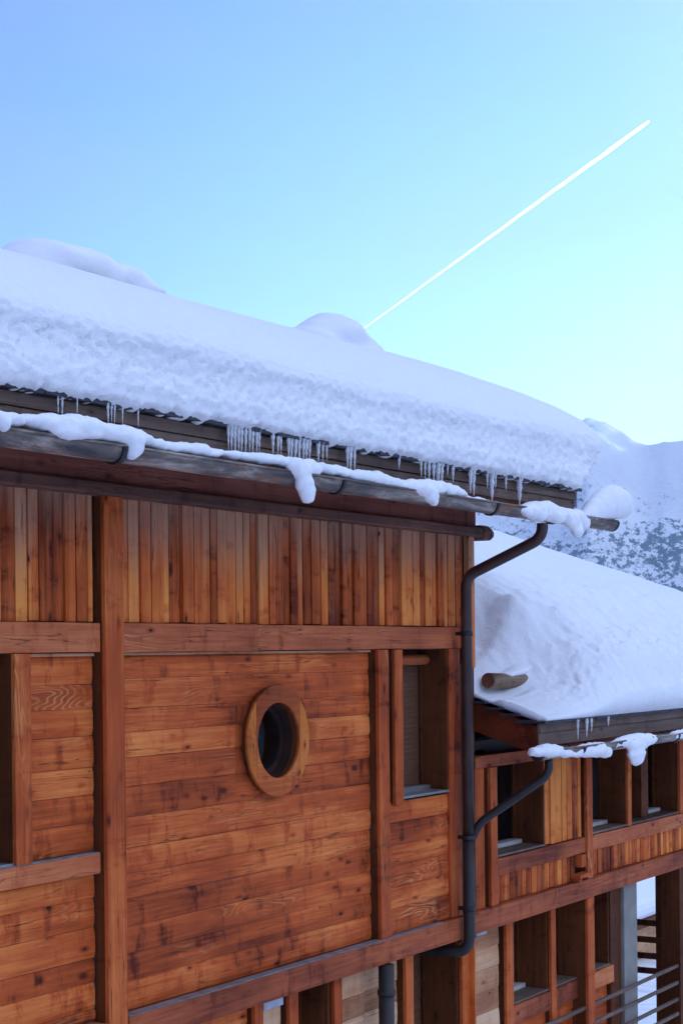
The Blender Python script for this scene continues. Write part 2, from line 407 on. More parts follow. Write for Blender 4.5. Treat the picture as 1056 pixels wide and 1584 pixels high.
while a_ < 180 - 1e-6:
    azs.append(a_); a_ += 0.12 if 17 <= a_ < 32 else (0.75 if -12 <= a_ < 45 else 3.0)
vs = [(0, 0, ground_h(0.1, 0))]; fs = []
NA = len(azs)
for r_ in radii:
    for a_ in azs: vs.append((r_ * math.cos(R(a_)), r_ * math.sin(R(a_)), ground_h(r_, a_)))
for j in range(NA): fs.append((0, 1 + j, 1 + (j + 1) % NA))
for i in range(len(radii) - 1):
    for j in range(NA):
        j2 = (j + 1) % NA; fs.append((1 + i * NA + j, 1 + (i + 1) * NA + j, 1 + (i + 1) * NA + j2, 1 + i * NA + j2))
mt, n, b = newmat('snowy_terrain'); g = N(n)
geo = g.node('ShaderNodeNewGeometry'); P = geo.outputs['Position']
sx = g.node('ShaderNodeSeparateXYZ'); g.link(P, sx.inputs[0])
ro_ = g.node('ShaderNodeVectorRotate', rotation_type='Z_AXIS'); ro_.inputs['Angle'].default_value = R(-22); g.link(P, ro_.inputs['Vector']); PR_ = ro_.outputs[0]   # x now runs up the slope, y along it
n1 = g.noise(g.mapping(P, (0.004, 0.004, 0.004)), 1, 6, 0.6)
n2 = g.noise(g.mapping(PR_, (0.014, 0.085, 0.090)), 1, 5, 0.80)
ds = g.node('ShaderNodeVectorMath', operation='LENGTH'); g.link(P, ds.inputs[0])
far = g.smooth(ds.outputs['Value'], 180, 500)
line = g.math('ADD', sx.outputs['Z'], g.math('MULTIPLY', g.math('SUBTRACT', n1, 0.5), 420.0))       # tree line
alt = g.smooth(line, 290, 60)
fm = g.math('MULTIPLY', g.smooth(g.math('ADD', n2, g.math('MULTIPLY', alt, 0.26)), 0.635, 0.70), g.math('MULTIPLY', g.smooth(alt, 0.0, 0.25), far))
rk = g.noise(g.mapping(PR_, (0.003, 0.013, 0.011)), 1, 9, 0.74)
rock = g.math('MULTIPLY', g.smooth(rk, 0.595, 0.64), g.math('MULTIPLY', far, 0.6))
cc = g.mix(rock, (0.86, 0.87, 0.89), (0.14, 0.14, 0.16))
cc = g.mix(g.math('MULTIPLY', fm, 0.9), cc, (0.10, 0.15, 0.19))
g.link(cc, b.inputs['Base Color']); b.inputs['Roughness'].default_value = 0.85; b.inputs['Specular IOR Level'].default_value = 0.1
nn = g.noise(g.mapping(P, (0.006, 0.006, 0.004)), 1, 10, 0.62, 0.6)
g.link(g.bump(nn, 0.6, 45), b.inputs['Normal'])
HTOP = max(v_[2] for v_ in vs)
me = bpy.data.meshes.new('mountains'); me.from_pydata(vs, [], fs); me.polygons.foreach_set('use_smooth', [True] * len(fs)); me.materials.append(mt)
terr = bpy.data.objects.new('snowy_ground_and_mountains', me); col.objects.link(terr); tag(terr, kind='structure')

# ------------------------------------------------------------------ contrail, high and far beyond the haze
pA = ray(1004, 187); pB = ray(553, 515)
A_ = CAM + pA * (9000 / pA.z); B_ = CAM + pB * (9000 / pB.z); D_ = (B_ - A_)
pts = []; rad = []
for i in range(61):
    t = i / 60 * 1.25; p = A_ + D_ * t; q = 1 + 0.30 * noise.noise(Vector((t * 40, 0, 0)))
    pts.append(p + Vector((0, 0, 12 * noise.noise(Vector((t * 14, 3, 0)))))); rad.append((34 - 18 * t) * q * min(1, .6 + .2 * i))
ct = MB().tube(pts, rad, 16)
mt, n, b = newmat('sunlit_ice_cloud'); g = N(n)
o_ = [x for x in n.nodes if x.type == 'OUTPUT_MATERIAL'][0]; n.nodes.remove(b)
vsn = g.node('ShaderNodeVolumeScatter'); vsn.inputs['Density'].default_value = 0.012; vsn.inputs['Anisotropy'].default_value = 0.7
g.link(vsn.outputs[0], o_.inputs['Volume'])
cto = ct.build('contrail', mt)
tag(cto, 'long straight white contrail rising to the right across the blue sky', 'contrail')

# ------------------------------------------------------------------ the main house
HL = 3.0                          # left end of the house, far outside the frame
XC = 13.27                        # its corner
house = empty('wooden_chalet', (8.0, 3.0, 0.0), 'tall brown timber-clad chalet with a round window, under the thicker roof snow in the foreground', 'house')
def part(name, mb, mat, par, bevel=0.0, label=None):
    o = mb.build(name, mat, par, bevel)
    if label: o['label'] = label
    return o
# core behind the cladding (with the window recesses left open)
core = MB()
def corewall(mb, xs, z0, z1, y0=0.40):
    for a, c in xs: mb.box(a, c, y0 if False else 0.085, 0.45, z0, z1)
WL0, WL1 = 6.75, 7.44             # left window opening
WR0, WR1 = 11.98, 12.77           # right window opening
PC = F(433, 1145); PCX, PCZ, PR = 10.22, 5.355, 0.40
core.box(HL, WL0 - .1, .085, .45, 3.55, 6.6); core.box(WL0 - .1, WL1 + .05, .085, .45, 3.55, 4.70); core.box(WL1 + .05, PCX - .36, .085, .45, 3.55, 6.6)
core.box(WL0 - .1, WL1 + .05, .085, .45, 6.02, 6.6)
core.box(PCX - .36, PCX + .36, .085, .45, 3.7, PCZ - .36); core.box(PCX - .36, PCX + .36, .085, .45, PCZ + .36, 6.6)
core.box(PCX + .36, WR0 - .03, .085, .45, 3.55, 6.6); core.box(WR0 - .03, WR1 + .05, .085, .45, 3.55, 4.78); core.box(WR0 - .03, WR1 + .05, .085, .45, 6.02, 6.6)
core.box(WR1 + .05, XC - .02, .085, .45, 3.55, 6.6)
core.box(HL, XC - .02, .085, .45, 6.6, 7.3)
core.box(HL, XC - .02, .453, 8, 3.5, 7.25); core.box(HL, XC, .75, 8, 0, 3.5)
part('wall', core, M['inner'], house)
# upright boards of the upper wall
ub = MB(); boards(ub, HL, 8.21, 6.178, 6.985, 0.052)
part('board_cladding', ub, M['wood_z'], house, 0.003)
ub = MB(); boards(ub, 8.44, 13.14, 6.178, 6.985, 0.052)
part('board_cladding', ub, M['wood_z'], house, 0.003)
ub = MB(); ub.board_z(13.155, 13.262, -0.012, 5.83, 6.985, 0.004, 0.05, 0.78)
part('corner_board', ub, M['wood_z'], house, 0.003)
cp = MB(); cp.box(12.79, 12.99, -0.004, .3, 3.73, 5.994, .3); cp.box(12.865, 13.15, .02, .3, 5.997, 6.176, .5)
# horizontal planks of the big fields
pk = MB(); planks(pk, HL, WL0 - .1, 4.775, 5.985, 0.078); part('plank_field', pk, M['wood_x'], house)
pk = MB(); planks(pk, 7.585, 8.235, 4.775, 5.985, 0.078); part('plank_field', pk, M['wood_x'], house)
pk = MB(); planks(pk, HL, 8.235, 3.73, 4.645, 0.078); part('plank_field', pk, M['wood_x'], house)
# centre field with the hole of the round window
pk = MB(); random.seed(21)
planks(pk, 8.44, 11.585, 3.73, 5.985, .078)
cf = part('plank_field', pk, M['wood_x'], house)
cu = MB(); cu.prism([(PCX + .34 * math.cos(2 * math.pi * i / 40), PCZ + .34 * math.sin(2 * math.pi * i / 40)) for i in range(40)], -.3, .6, 'y'); cu = cu.build('cutter', M['inner'], house)
cu.data.transform(Matrix.Translation((0, 0, 0)))
bo = cf.modifiers.new('hole', 'BOOLEAN'); bo.operation = 'DIFFERENCE'; bo.object = cu; bo.solver = 'EXACT'
bpy.context.view_layer.update(); dg = bpy.context.evaluated_depsgraph_get(); nm = bpy.data.meshes.new_from_object(cf.evaluated_get(dg)); cf.modifiers.clear(); cf.data = nm
bpy.data.objects.remove(cu)
random.seed(33)
pk = MB(); planks(pk, 11.77, 12.99, 3.73, 4.775, 0.03, .13, .19); part('plank_field', pk, M['wood_x'], house)
pk = MB(); planks(pk, 11.73, 11.86, 4.775, 5.985, 0.10); part('plank_field', pk, M['wood_x'], house)
pk = MB(); pk.box(12.992, XC - .003, 0.006, .09, 3.5, 5.86, .2); part('corner_board', pk, M['dark_wood'], house)
# thin pale drip battens at the top of the fields
db = MB(); db.box(7.60, 8.23, .045, .076, 5.972, 5.990); db.box(8.45, 11.58, .045, .062, 5.974, 5.990)
part('drip_batten', db, M['pale'], house)
# beams
def beam_mb(x0, x1, y0, y1, z0, z1, wob=0.004, rnd=None, step=.18):
    mb = MB(); k = max(2, int((x1 - x0) / step)); vs = []; fs = []; s_ = random.random() * 99
    for j in range(k + 1):
        x = x0 + (x1 - x0) * j / k; a1 = wob * noise.noise(Vector((x * 1.3, s_, 0))); a2 = wob * noise.noise(Vector((x * 1.1, s_, 5))); a3 = wob * noise.noise(Vector((x, s_, 8)))
        vs += [(x, y0 + a3, z0 + a1), (x, y1, z0 + a1), (x, y1, z1 + a2), (x, y0 + a3, z1 + a2)]
    for j in range(k):
        for i in range(4): fs.append((j * 4 + i, j * 4 + (i + 1) % 4, j * 4 + 4 + (i + 1) % 4, j * 4 + 4 + i))
    fs += [(0, 1, 2, 3), (k * 4 + 3, k * 4 + 2, k * 4 + 1, k * 4)]
    mb.add(vs, fs, rnd); return mb
part('belt_beam', beam_mb(HL, 8.236, -.002, .3, 5.995, 6.176), M['beam'], house, .006)
part('belt_beam', beam_mb(8.444, 9.95, -.004, .3, 5.993, 6.178, rnd=.62), M['beam'], house, .006)
part('belt_beam', beam_mb(9.953, 12.86, -.002, .3, 5.996, 6.176, rnd=.41), M['beam'], house, .006)
part('sill_beam', beam_mb(HL, 8.20, -.015, .3, 4.645, 4.768), M['beam'], house, .006)
lb = beam_mb(8.444, 12.985, -.035, .45, 3.535, 3.722); part('floor_beam', lb, M['beam'], house, .008)
part('floor_beam', beam_mb(HL, 8.236, -.035, .45, 3.535, 3.722), M['beam'], house, .008)
frost = MB(); frost.box(8.45, 12.6, -.03, .045, 3.7225, 3.728); frost.box(HL, 8.2, -.01, .045, 4.7685, 4.774)
part('frost_strip', frost, M['frost_dim'], house)
# posts
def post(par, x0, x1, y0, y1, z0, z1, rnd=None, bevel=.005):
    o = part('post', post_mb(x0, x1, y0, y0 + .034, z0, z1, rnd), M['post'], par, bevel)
    part('shade_side_post', post_mb(x0 + .004, x1 - .004, y0 + .036, y1, z0, z1, rnd), M['dark_wood'], o)  # dark body paints in the shade on the post's side
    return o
def post_mb(x0, x1, y0, y1, z0, z1, rnd=None):
    mb = MB(); vs = []; fs = []; k = max(2, int((z1 - z0) / .25)); s_ = random.random() * 99
    for j in range(k + 1):
        z = z0 + (z1 - z0) * j / k; a1 = .004 * noise.noise(Vector((z * 1.1, s_, 0))); a2 = .004 * noise.noise(Vector((z * 1.1, s_, 7)))
        vs += [(x0 + a1, y0, z), (x1 + a2, y0, z), (x1 + a2, y1, z), (x0 + a1, y1, z)]
    for j in range(k):
        for i in range(4): fs.append((j * 4 + i, j * 4 + (i + 1) % 4, j * 4 + 4 + (i + 1) % 4, j * 4 + 4 + i))
    fs += [(0, 1, 2, 3), (k * 4 + 3, k * 4 + 2, k * 4 + 1, k * 4)]
    mb.add(vs, fs, rnd); return mb
post(house, 8.252, 8.435, -.028, .12, 0.0, 6.985, .45)
post(house, 11.605, 11.765, -.012, .12, 3.724, 5.992, .55)
part('post', cp, M['post'], house, .005)
part('purlin', beam_mb(HL, 13.30, -.085, .05, 6.955, 7.035, .006), M['grey_beam'], house, .012)
pe = MB(); pe.prism([(-.09, 6.93), (.09, 6.93), (.10, 7.0), (.09, 7.06), (-.06, 7.06), (-.095, 7.0)], 13.30, 13.44)
pe.add([(13.44, -.09, 6.93), (13.44, .09, 6.93), (13.44, .10, 7.0), (13.44, .09, 7.06), (13.44, -.06, 7.06), (13.44, -.095, 7.0),
        (13.53, -.07, 6.96), (13.53, .07, 6.96), (13.53, .075, 7.0), (13.53, .07, 7.04), (13.53, -.05, 7.04), (13.53, -.08, 7.0)],
       [(i, (i + 1) % 6, 6 + (i + 1) % 6, 6 + i) for i in range(6)] + [(6, 7, 8, 9, 10, 11)], .4)
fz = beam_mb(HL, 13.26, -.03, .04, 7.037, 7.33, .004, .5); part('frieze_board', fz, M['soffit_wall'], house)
part('purlin_end', pe, M['grey_beam'], house, .02)
# roof build-up
roof = MB()
def slab(mb, x0, x1, ya, za, yb, zb, th, rnd=None):
    mb.add([(x, y, z) for x in (x0, x1) for (y, z) in ((ya, za), (yb, zb), (yb, zb - th), (ya, za - th))],
           [(0, 1, 2, 3), (7, 6, 5, 4), (0, 4, 5, 1), (1, 5, 6, 2), (2, 6, 7, 3), (3, 7, 4, 0)], rnd)
RP = 0.33
slab(roof, HL, 13.94, -.60, 7.33 + .0, 5.6, 7.33 + RP * 6.2, .19); slab(roof, HL, 13.94, 5.6, 7.33 + RP * 6.2, 11.8, 7.33, .19)
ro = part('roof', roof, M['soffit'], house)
fb = beam_mb(HL, 13.955, -.655, -.602, 7.285, 7.358, .003, .5); part('fascia', fb, M['fascia'], ro, .003)
fb = beam_mb(HL, 13.93, -.632, -.603, 7.12, 7.282, .003, .2); part('fascia', fb, M['dark_wood'], ro, .003)
fb = beam_mb(HL, 13.948, -.642, -.6335, 7.205, 7.279, .003, .9); part('fascia', fb, M['fascia'], ro, .002)
ed = MB(); x = HL
while x < 13.97:                 # ragged slate edge under the snow
    wd = random.uniform(.10, .28); ed.box(x, min(x + wd - .004, 13.985), -.70 - random.uniform(0, .02), -.45, 7.360 + random.uniform(0, .004), 7.382 + random.uniform(0, .008)); x += wd
part('roof_edge', ed, M['slate'], ro)
fl = MB(); fl.box(13.958, 13.975, -.665, -.60, 7.22, 7.357); fl.box(13.976, 14.03, -.64, -.62, 7.26, 7.34)
part('verge_flashing', fl, M['ice_patch'], ro)
# gable side wall cladding (seen from a step to the side)
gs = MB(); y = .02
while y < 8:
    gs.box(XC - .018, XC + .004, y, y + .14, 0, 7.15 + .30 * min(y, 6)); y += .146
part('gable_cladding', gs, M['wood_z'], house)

# round window
rw = MB()
def arc(cx, cz, r, a0, a1, n_): return [(cx + r * math.cos(lerp(a0, a1, i / n_)), cz + r * math.sin(lerp(a0, a1, i / n_))) for i in range(n_ + 1)]
RI = PR * .67; ch = .70 * PR; ac = math.acos(.70)
ytop, ybot = .008, .030
def ring_piece(sec, rnd):
    mb = MB(); mb.prism(sec, ytop, ybot, 'y', rnd); return mb
rwin = part('round_window', ring_piece(arc(PCX, PCZ, PR, math.pi - ac, math.pi + ac, 20), .30), M['ring_side'], house, .004)
part('frame_piece', ring_piece(arc(PCX, PCZ, PR, -ac, ac, 20), .82), M['ring_side'], rwin, .004)
g_ = .002
def cap(sign):
    o_ = [(x, z) for x, z in arc(PCX, PCZ, PR, ac, math.pi - ac, 22)]
    o_ = [(max(PCX - ch + g_, min(PCX + ch - g_, x)), z) for x, z in o_]
    i_ = arc(PCX, PCZ, RI, math.pi, 0, 36)
    sec = o_ + [(PCX - ch + g_, PCZ + .001)] + i_ + [(PCX + ch - g_, PCZ + .001)]
    if sign < 0: sec = [(x, 2 * PCZ - z) for x, z in sec][::-1]
    return sec
part('frame_piece', ring_piece(cap(1), .35), M['ring_cap'], rwin, .0025)
part('frame_piece', ring_piece(cap(-1), .66), M['ring_cap'], rwin, .0025)
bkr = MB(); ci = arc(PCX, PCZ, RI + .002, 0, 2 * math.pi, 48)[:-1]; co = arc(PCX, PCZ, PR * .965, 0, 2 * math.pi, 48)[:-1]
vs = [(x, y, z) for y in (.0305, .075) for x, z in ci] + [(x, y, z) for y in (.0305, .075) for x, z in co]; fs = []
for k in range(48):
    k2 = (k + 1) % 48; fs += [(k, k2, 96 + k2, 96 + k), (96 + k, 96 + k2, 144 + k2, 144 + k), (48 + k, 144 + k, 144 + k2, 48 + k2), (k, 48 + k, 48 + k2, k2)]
bkr.add(vs, fs, .5); part('shade_side_ring', bkr, M['dark_wood'], rwin)  # dark ring stands in for the shaded edge of the frame
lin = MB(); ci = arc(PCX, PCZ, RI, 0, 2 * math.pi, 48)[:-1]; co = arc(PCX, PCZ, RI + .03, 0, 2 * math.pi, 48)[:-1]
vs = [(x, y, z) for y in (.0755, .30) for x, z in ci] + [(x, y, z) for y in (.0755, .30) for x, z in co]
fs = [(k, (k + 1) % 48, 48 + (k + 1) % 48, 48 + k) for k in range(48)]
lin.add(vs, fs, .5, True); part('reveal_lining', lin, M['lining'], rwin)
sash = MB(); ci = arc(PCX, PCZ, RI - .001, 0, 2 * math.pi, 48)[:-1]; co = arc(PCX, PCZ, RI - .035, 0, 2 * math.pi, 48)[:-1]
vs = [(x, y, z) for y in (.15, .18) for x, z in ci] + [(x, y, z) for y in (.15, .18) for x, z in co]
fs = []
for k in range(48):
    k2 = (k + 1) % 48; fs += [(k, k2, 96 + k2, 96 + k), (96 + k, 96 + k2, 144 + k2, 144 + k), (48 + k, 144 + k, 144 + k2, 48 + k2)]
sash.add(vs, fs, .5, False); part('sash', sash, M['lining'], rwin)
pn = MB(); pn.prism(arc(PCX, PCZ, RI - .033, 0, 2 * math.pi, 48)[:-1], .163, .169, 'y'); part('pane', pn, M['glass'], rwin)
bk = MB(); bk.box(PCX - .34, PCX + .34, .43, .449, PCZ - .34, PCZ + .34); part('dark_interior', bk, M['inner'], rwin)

# rectangular recessed window
def recess_window(par, name, x0, x1, z0, z1, depth, kind, y0=.0, fr=.03, left=None, right=None, back='blind', sill='zinc_sill', label=None):
    root = MB()
    # lining of the reveal: left, right, head
    yb = y0 + depth
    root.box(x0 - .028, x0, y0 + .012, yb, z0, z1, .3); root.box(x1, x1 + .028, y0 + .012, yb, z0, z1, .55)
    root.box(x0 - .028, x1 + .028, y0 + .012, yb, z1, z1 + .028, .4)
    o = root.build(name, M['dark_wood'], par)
    if label: o['label'] = label
    s_ = MB(); s_.box(x0 - .027, x1 + .027, y0 - .0, yb - .1, z0 - .02, z0 - .001); s_.build('sill', M[kind[0]], o)
    s_ = MB(); s_.box(x0 + .002, x1 - .002, yb - .098, yb + .03, z0 - .02, z0 + .035); s_.build('ledge', M[kind[1]], o)
    s_ = MB(); s_.box(x0 + .002, x0 + .05, yb - .03, yb, z0 + .036, z1 - .002)
    s_.build('casing', M['dark_wood'], o)
    s_ = MB(); s_.box(x1 - .018, x1 - .002, yb - .03, yb, z0 + .036, z1 - .002); s_.build('casing', M['dark_wood'], o)
    p_ = MB(); p_.box(x0 + .051, x1 - .019, yb - .017, yb - .012, z0 + .036, z1 - .002); p_.build('pane', M['glass'], o)
    q_ = MB()
    if back == 'blind':
        k = int((z1 - z0) / .045)
        for i in range(k):
            za = z0 + .04 + i * (z1 - z0 - .05) / k; q_.box(x0 + .03, x1, yb + .004 + .004 * (i % 2), yb + .02, za, za + (z1 - z0 - .05) / k - .002)
        q_.build('blind', M['blind'], o)
    else:
        q_.box(x0 - .02, x1 + .02, yb + .25, yb + .27, z0, z1)
        q_.build('dark_interior', M['inner'], o)
    return o
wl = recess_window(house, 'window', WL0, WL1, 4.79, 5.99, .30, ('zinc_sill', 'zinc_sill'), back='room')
jm = MB(); jm.box(7.442, 7.582, -.02, .012, 4.775, 5.992, .62); part('jamb', jm, M['post'], wl, .005); jm = MB(); jm.box(7.446, 7.578, .014, .14, 4.775, 5.99, .62); part('shade_side_jamb', jm, M['dark_wood'], wl)  # dark body behind the jamb paints the shade on its side
wr = recess_window(house, 'window', WR0, WR1, 4.815, 5.99, .27, ('zinc_sill', 'zinc_sill'), back='blind')
jm = MB(); jm.box(11.845, 11.978, -.018, .014, 4.76, 5.992, .5); part('jamb', jm, M['post'], wr, .005); jm = MB(); jm.box(11.849, 11.975, .016, .14, 4.76, 5.99, .5); part('shade_side_jamb', jm, M['dark_wood'], wr)  # same painted shade behind this jamb
rb = MB(); rb.tube([(WR0, .20, 5.905), (WR1 - .02, .20, 5.905)], .045, 14, .6); part('blind_roll', rb, M['beam'], wr)

# the lower storey under the floor beam (set back)
Yl = .10
def pale_panel(x0, x1, z0, z1, par, mat='pale', y=Yl + .03):
    mb = MB(); planks(mb, x0, x1, z0, z1, y, .15, .24, .03, .004); return part('plank_panel', mb, M[mat], par)
pale_panel(HL, 9.955, 0.4, 3.53, house, 'wood_x'); pale_panel(10.085, 10.375, .4, 3.53, house)
for a, c in ((9.972, 10.078), (10.415, 10.535), (11.035, 11.148), (12.135, 12.262), (13.12, 13.295)):
    post(house, a, c, Yl - .03, Yl + .2, 0.2, 3.533)
pale_panel(11.15, 11.57, .4, 3.53, house); pale_panel(11.572, 12.085, .4, 3.53, house)
fr_ = MB(); fr_.box(10.11, 10.36, Yl - .012, Yl + .02, 3.44, 3.532); part('frost_patch', fr_, M['ice_patch'], house)
recess_window(house, 'window', 10.565, 11.005, 2.2, 3.50, .28, ('zinc_sill', 'zinc_sill'), y0=Yl, back='room')
recess_window(house, 'window', 12.29, 13.09, 2.0, 3.50, .35, ('zinc_sill', 'zinc_sill'), y0=Yl, back='blind')
core2 = MB(); core2.box(HL, 10.53, .165, .7, 0, 3.5); core2.box(11.06, 12.24, .165, .7, 0, 3.5); core2.box(10.53, 11.06, .165, .7, 0, 2.15); core2.box(12.24, 13.12, .165, .7, 0, 1.95)
part('wall', core2, M['inner'], house)

# ------------------------------------------------------------------ main gutter
def gutter_mb(x0, x1, yc, zr, r, sag=0.0):
    mb = MB(); k = int((x1 - x0) / .12); vs = []; fs = []; s_ = 12
    for j in range(k + 1):
        x = x0 + (x1 - x0) * j / k; dz = -sag * math.sin(math.pi * j / k) + .006 * noise.noise(Vector((x * 1.1, 2, 2)))
        for side in (r, r - .006):
            for i in range(s_ + 1):
                a_ = math.pi + math.pi * i / s_; vs.append((x, yc + side * math.cos(a_), zr + dz + 1.18 * side * math.sin(a_) * (1 if side == r else .99)))
    row = 2 * (s_ + 1)
    for j in range(k):
        for i in range(s_):
            a_ = j * row + i; fs.append((a_, a_ + 1, a_ + 1 + row, a_ + row)); c_ = a_ + s_ + 1; fs.append((c_ + 1, c_, c_ + row, c_ + 1 + row))
        for i in (0, s_): a_ = j * row + i; fs.append((a_, a_ + s_ + 1, a_ + s_ + 1 + row, a_ + row))
    for j in (0, k):
        fs.append(tuple(j * row + i for i in range(s_ + 1)))
    mb.add(vs, fs, .5, True)
    mb.tube([(x0, yc - r, zr + .003), (x1, yc - r, zr + .003)], .008, 8)
    return mb
GY, GZ, GR = -.79, 7.118, .070
gut = part('gutter', gutter_mb(HL, 14.43, GY, GZ, GR), M['gutter'], house)
ec = MB(); ec.prism([(GY + (GR + .004) * math.cos(math.pi + math.pi * i / 16), GZ + 1.19 * (GR + .004) * math.sin(math.pi + math.pi * i / 16)) for i in range(17)], 14.431, 14.47)
part('end_cap', ec, M['iron'], gut, .008)
def bracket(x, par, yc, zr, r, yb):
    mb = MB(); pts = [(x, yb, zr + .02), (x, yc + r + .006, zr + .01)] + [(x, yc + (r + .006) * math.cos(a_), zr + 1.19 * (r + .006) * math.sin(a_)) for a_ in [-math.pi * i / 10 for i in range(11)]]
    for p, q in zip(pts, pts[1:]):
        p = Vector(p); q = Vector(q); t = (q - p).normalized(); nn_ = Vector((0, -t.z, t.y)) * .006
        vs = [(x + sx_ * .018, v_.y, v_.z) for sx_ in (-1, 1) for v_ in (p + nn_, q + nn_, q - nn_, p - nn_)]
        mb.add(vs, [(0, 1, 2, 3), (7, 6, 5, 4), (0, 4, 5, 1), (1, 5, 6, 2), (2, 6, 7, 3), (3, 7, 4, 0)], .5)
    return part('gutter_bracket', mb, M['iron'], par)
for px in (178, 518, 757, 852):
    bracket(F(px, 740, GY).x, gut, GY, GZ, GR, -.63)
# downpipe
def bend(p0, p1, p2, r, k=7):
    a = (p0 - p1).normalized() * r; c = (p2 - p1).normalized() * r; o_ = []
    for i in range(k + 1):
        t = i / k; o_.append((p1 + a) * (1 - t) ** 2 + p1 * 2 * t * (1 - t) + (p1 + c) * t * t)
    return o_
def path(pts, r):
    pts = [Vector(p) for p in pts]; o_ = [pts[0]]
    for i in range(1, len(pts) - 1): o_ += bend(pts[i - 1], pts[i], pts[i + 1], r)
    return o_ + [pts[-1]]
XP = 12.93
dpm = MB(); dpm.tube(path([(12.97, GY, 7.02), (12.97, GY, 6.90), (XP, -.10, 6.60), (XP, -.10, 4.4)], .10), .047, 18)
dp = part('downpipe', dpm, M['pipe'], house)
d2 = MB(); d2.tube(path([(XP, -.10, 4.398), (XP, -.10, 3.43), (XP - .12, .42, 3.44)], .14), .049, 18); part('pipe_bend', d2, M['pipe_dark'], dp)
for z in (6.12, 4.40, 3.80):
    d3 = MB(); d3.tube([(XP, -.10, z - .02), (XP, -.10, z + .02)], .055, 18); d3.box(XP - .012, XP + .012, -.04, .0, z - .015, z + .015); part('pipe_clip', d3, M['iron'], dp)
d4 = MB(); d4.tube([(11.66, -.02, 3.53), (11.66, -.02, 0)], .062, 16); d4.tube([(11.66, -.02, 3.33), (11.66, -.02, 3.29)], .072, 16)
part('waste_pipe', d4, M['pipe_dark'], house)

# ------------------------------------------------------------------ the lower wing
wing = empty('chalet_wing', (16.5, 3.0, 0.0), 'lower timber wing with recessed windows and an open loggia beyond the downpipe', 'house')
WE = 20.0; Z1, Z2 = 3.728, 4.95
wc = MB()
wc.box(XC + .01, WE, .34, 7, 3.60, 5.2) if False else None
for a, c in ((XC + .01, 13.64), (14.73, 15.72), (18.35, WE)): wc.box(a, c, .095, .5, 3.56, 5.10)
wc.box(13.64, 14.73, .095, .5, 3.56, 4.10); wc.box(15.72, 18.35, .095, .5, 3.56, 4.10)
wc.box(XC + .01, WE, .62, 7, 3.56, 5.25)
wc.box(XC + .01, WE, .095, .62, 4.99, 5.18)
part('wall', wc, M['inner'], wing)
mb = MB(); mb.board_z(13.275, 13.47, .02, Z1, Z2, .003, .04, .35); part('board_panel', mb, M['wood_z'], wing, .003)
post(wing, 13.53, 13.665, -.012, .12, Z1, Z2 + .0, .5)
mb = MB(); boards(mb, 14.695, 15.56, 4.14, Z2, .035, .10, .17); part('board_panel', mb, M['wood_z'], wing, .003)
post(wing, 15.60, 15.735, -.03, .12, Z1, 5.05, .6)
post(wing, 16.712, 16.812, -.008, .33, 4.14, 5.02, .6)
post(wing, 18.23, 18.40, -.008, .33, 4.14, 5.02, .5)
mb = MB(); boards(mb, 18.40, WE, 4.14, Z2, .035, .10, .17); part('board_panel', mb, M['wood_z'], wing, .003)
part('sill_beam', beam_mb(13.67, 15.597, -.01, .1, 3.985, 4.135), M['beam'], wing, .005)
part('sill_beam', beam_mb(15.738, WE, -.01, .1, 3.985, 4.135), M['beam'], wing, .005)
mb = MB(); boards(mb, 13.67, 15.40, Z1, 3.984, .03, .07, .13, .012); part('board_band', mb, M['wood_z'], wing, .003)
mb = MB(); boards(mb, 15.74, WE, Z1, 3.984, .03, .07, .13, .012); part('board_band', mb, M['wood_z'], wing, .003)
part('head_beam', beam_mb(13.275, 15.597, .0, .1, 4.953, 5.06), M['beam'], wing, .005)
part('head_beam', beam_mb(15.738, WE, .0, .1, 5.02, 5.10), M['dark_wood'], wing, .005)
part('floor_beam', beam_mb(13.09, WE, -.035, .5, 3.54, 3.726), M['beam'], wing, .008)
mb = MB(); mb.box(15.33, 15.596, -.07, .03, 3.76, 3.80, .7); mb.box(15.33, 15.37, -.07, .03, 3.70 + .03, 3.758, .5); mb.box(15.42, 15.53, -.045, .03, 3.86, 3.98, .8)
part('corbel', mb, M['post'], wing, .004)
recess_window(wing, 'window', 13.69, 14.67, 4.165, 4.948, .33, ('rail', 'white_sill'), back='room')
recess_window(wing, 'window', 15.765, 16.685, 4.165, 5.01, .31, ('rail', 'white_sill'), back='room')
recess_window(wing, 'window', 16.84, 18.20, 4.165, 5.01, .31, ('rail', 'white_sill'), back='room')
mu = MB(); mu.box(17.35, 17.55, .10, .34, 4.166, 5.01, .4); part('mullion', mu, M['dark_wood'], wing, .004)
# lower storey of the wing
pale_panel(13.30, 13.935, .4, 3.53, wing)
fr_ = MB(); fr_.box(13.36, 13.62, Yl - .012, Yl + .02, 3.475, 3.535); part('frost_patch', fr_, M['ice_patch'], wing)
for a, c in ((13.99, 14.13), (14.955, 15.06)):
    post(wing, a, c, Yl - .03, Yl + .2, 0.2, 3.537)
recess_window(wing, 'window', 14.16, 14.925, 2.76, 3.51, .33, ('rail', 'white_sill'), y0=Yl, back='blind')
recess_window(wing, 'window', 15.09, 15.62, 2.76, 3.51, .33, ('rail', 'white_sill'), y0=Yl, back='blind')
recess_window(wing, 'window', 15.80, 16.42, 2.76, 3.51, .33, ('rail', 'white_sill'), y0=Yl, back='blind')
part('sill_beam', beam_mb(14.13, 15.58, Yl - .02, Yl + .1, 2.56, 2.735), M['beam'], wing, .005)
part('sill_beam', beam_mb(15.78, 16.5, Yl - .02, Yl + .1, 2.56, 2.735), M['beam'], wing, .005)
pale_panel(14.13, 16.5, .4, 2.555, wing, 'wood_x', Yl + .05)
post(wing, 15.60, 15.765, -.025, .30, 0, 3.538, .45)
mb = MB(); mb.box(16.74, 17.10, .06, .15, 0, 3.53); part('concrete_pillar', mb, M['concrete'], wing, .01)
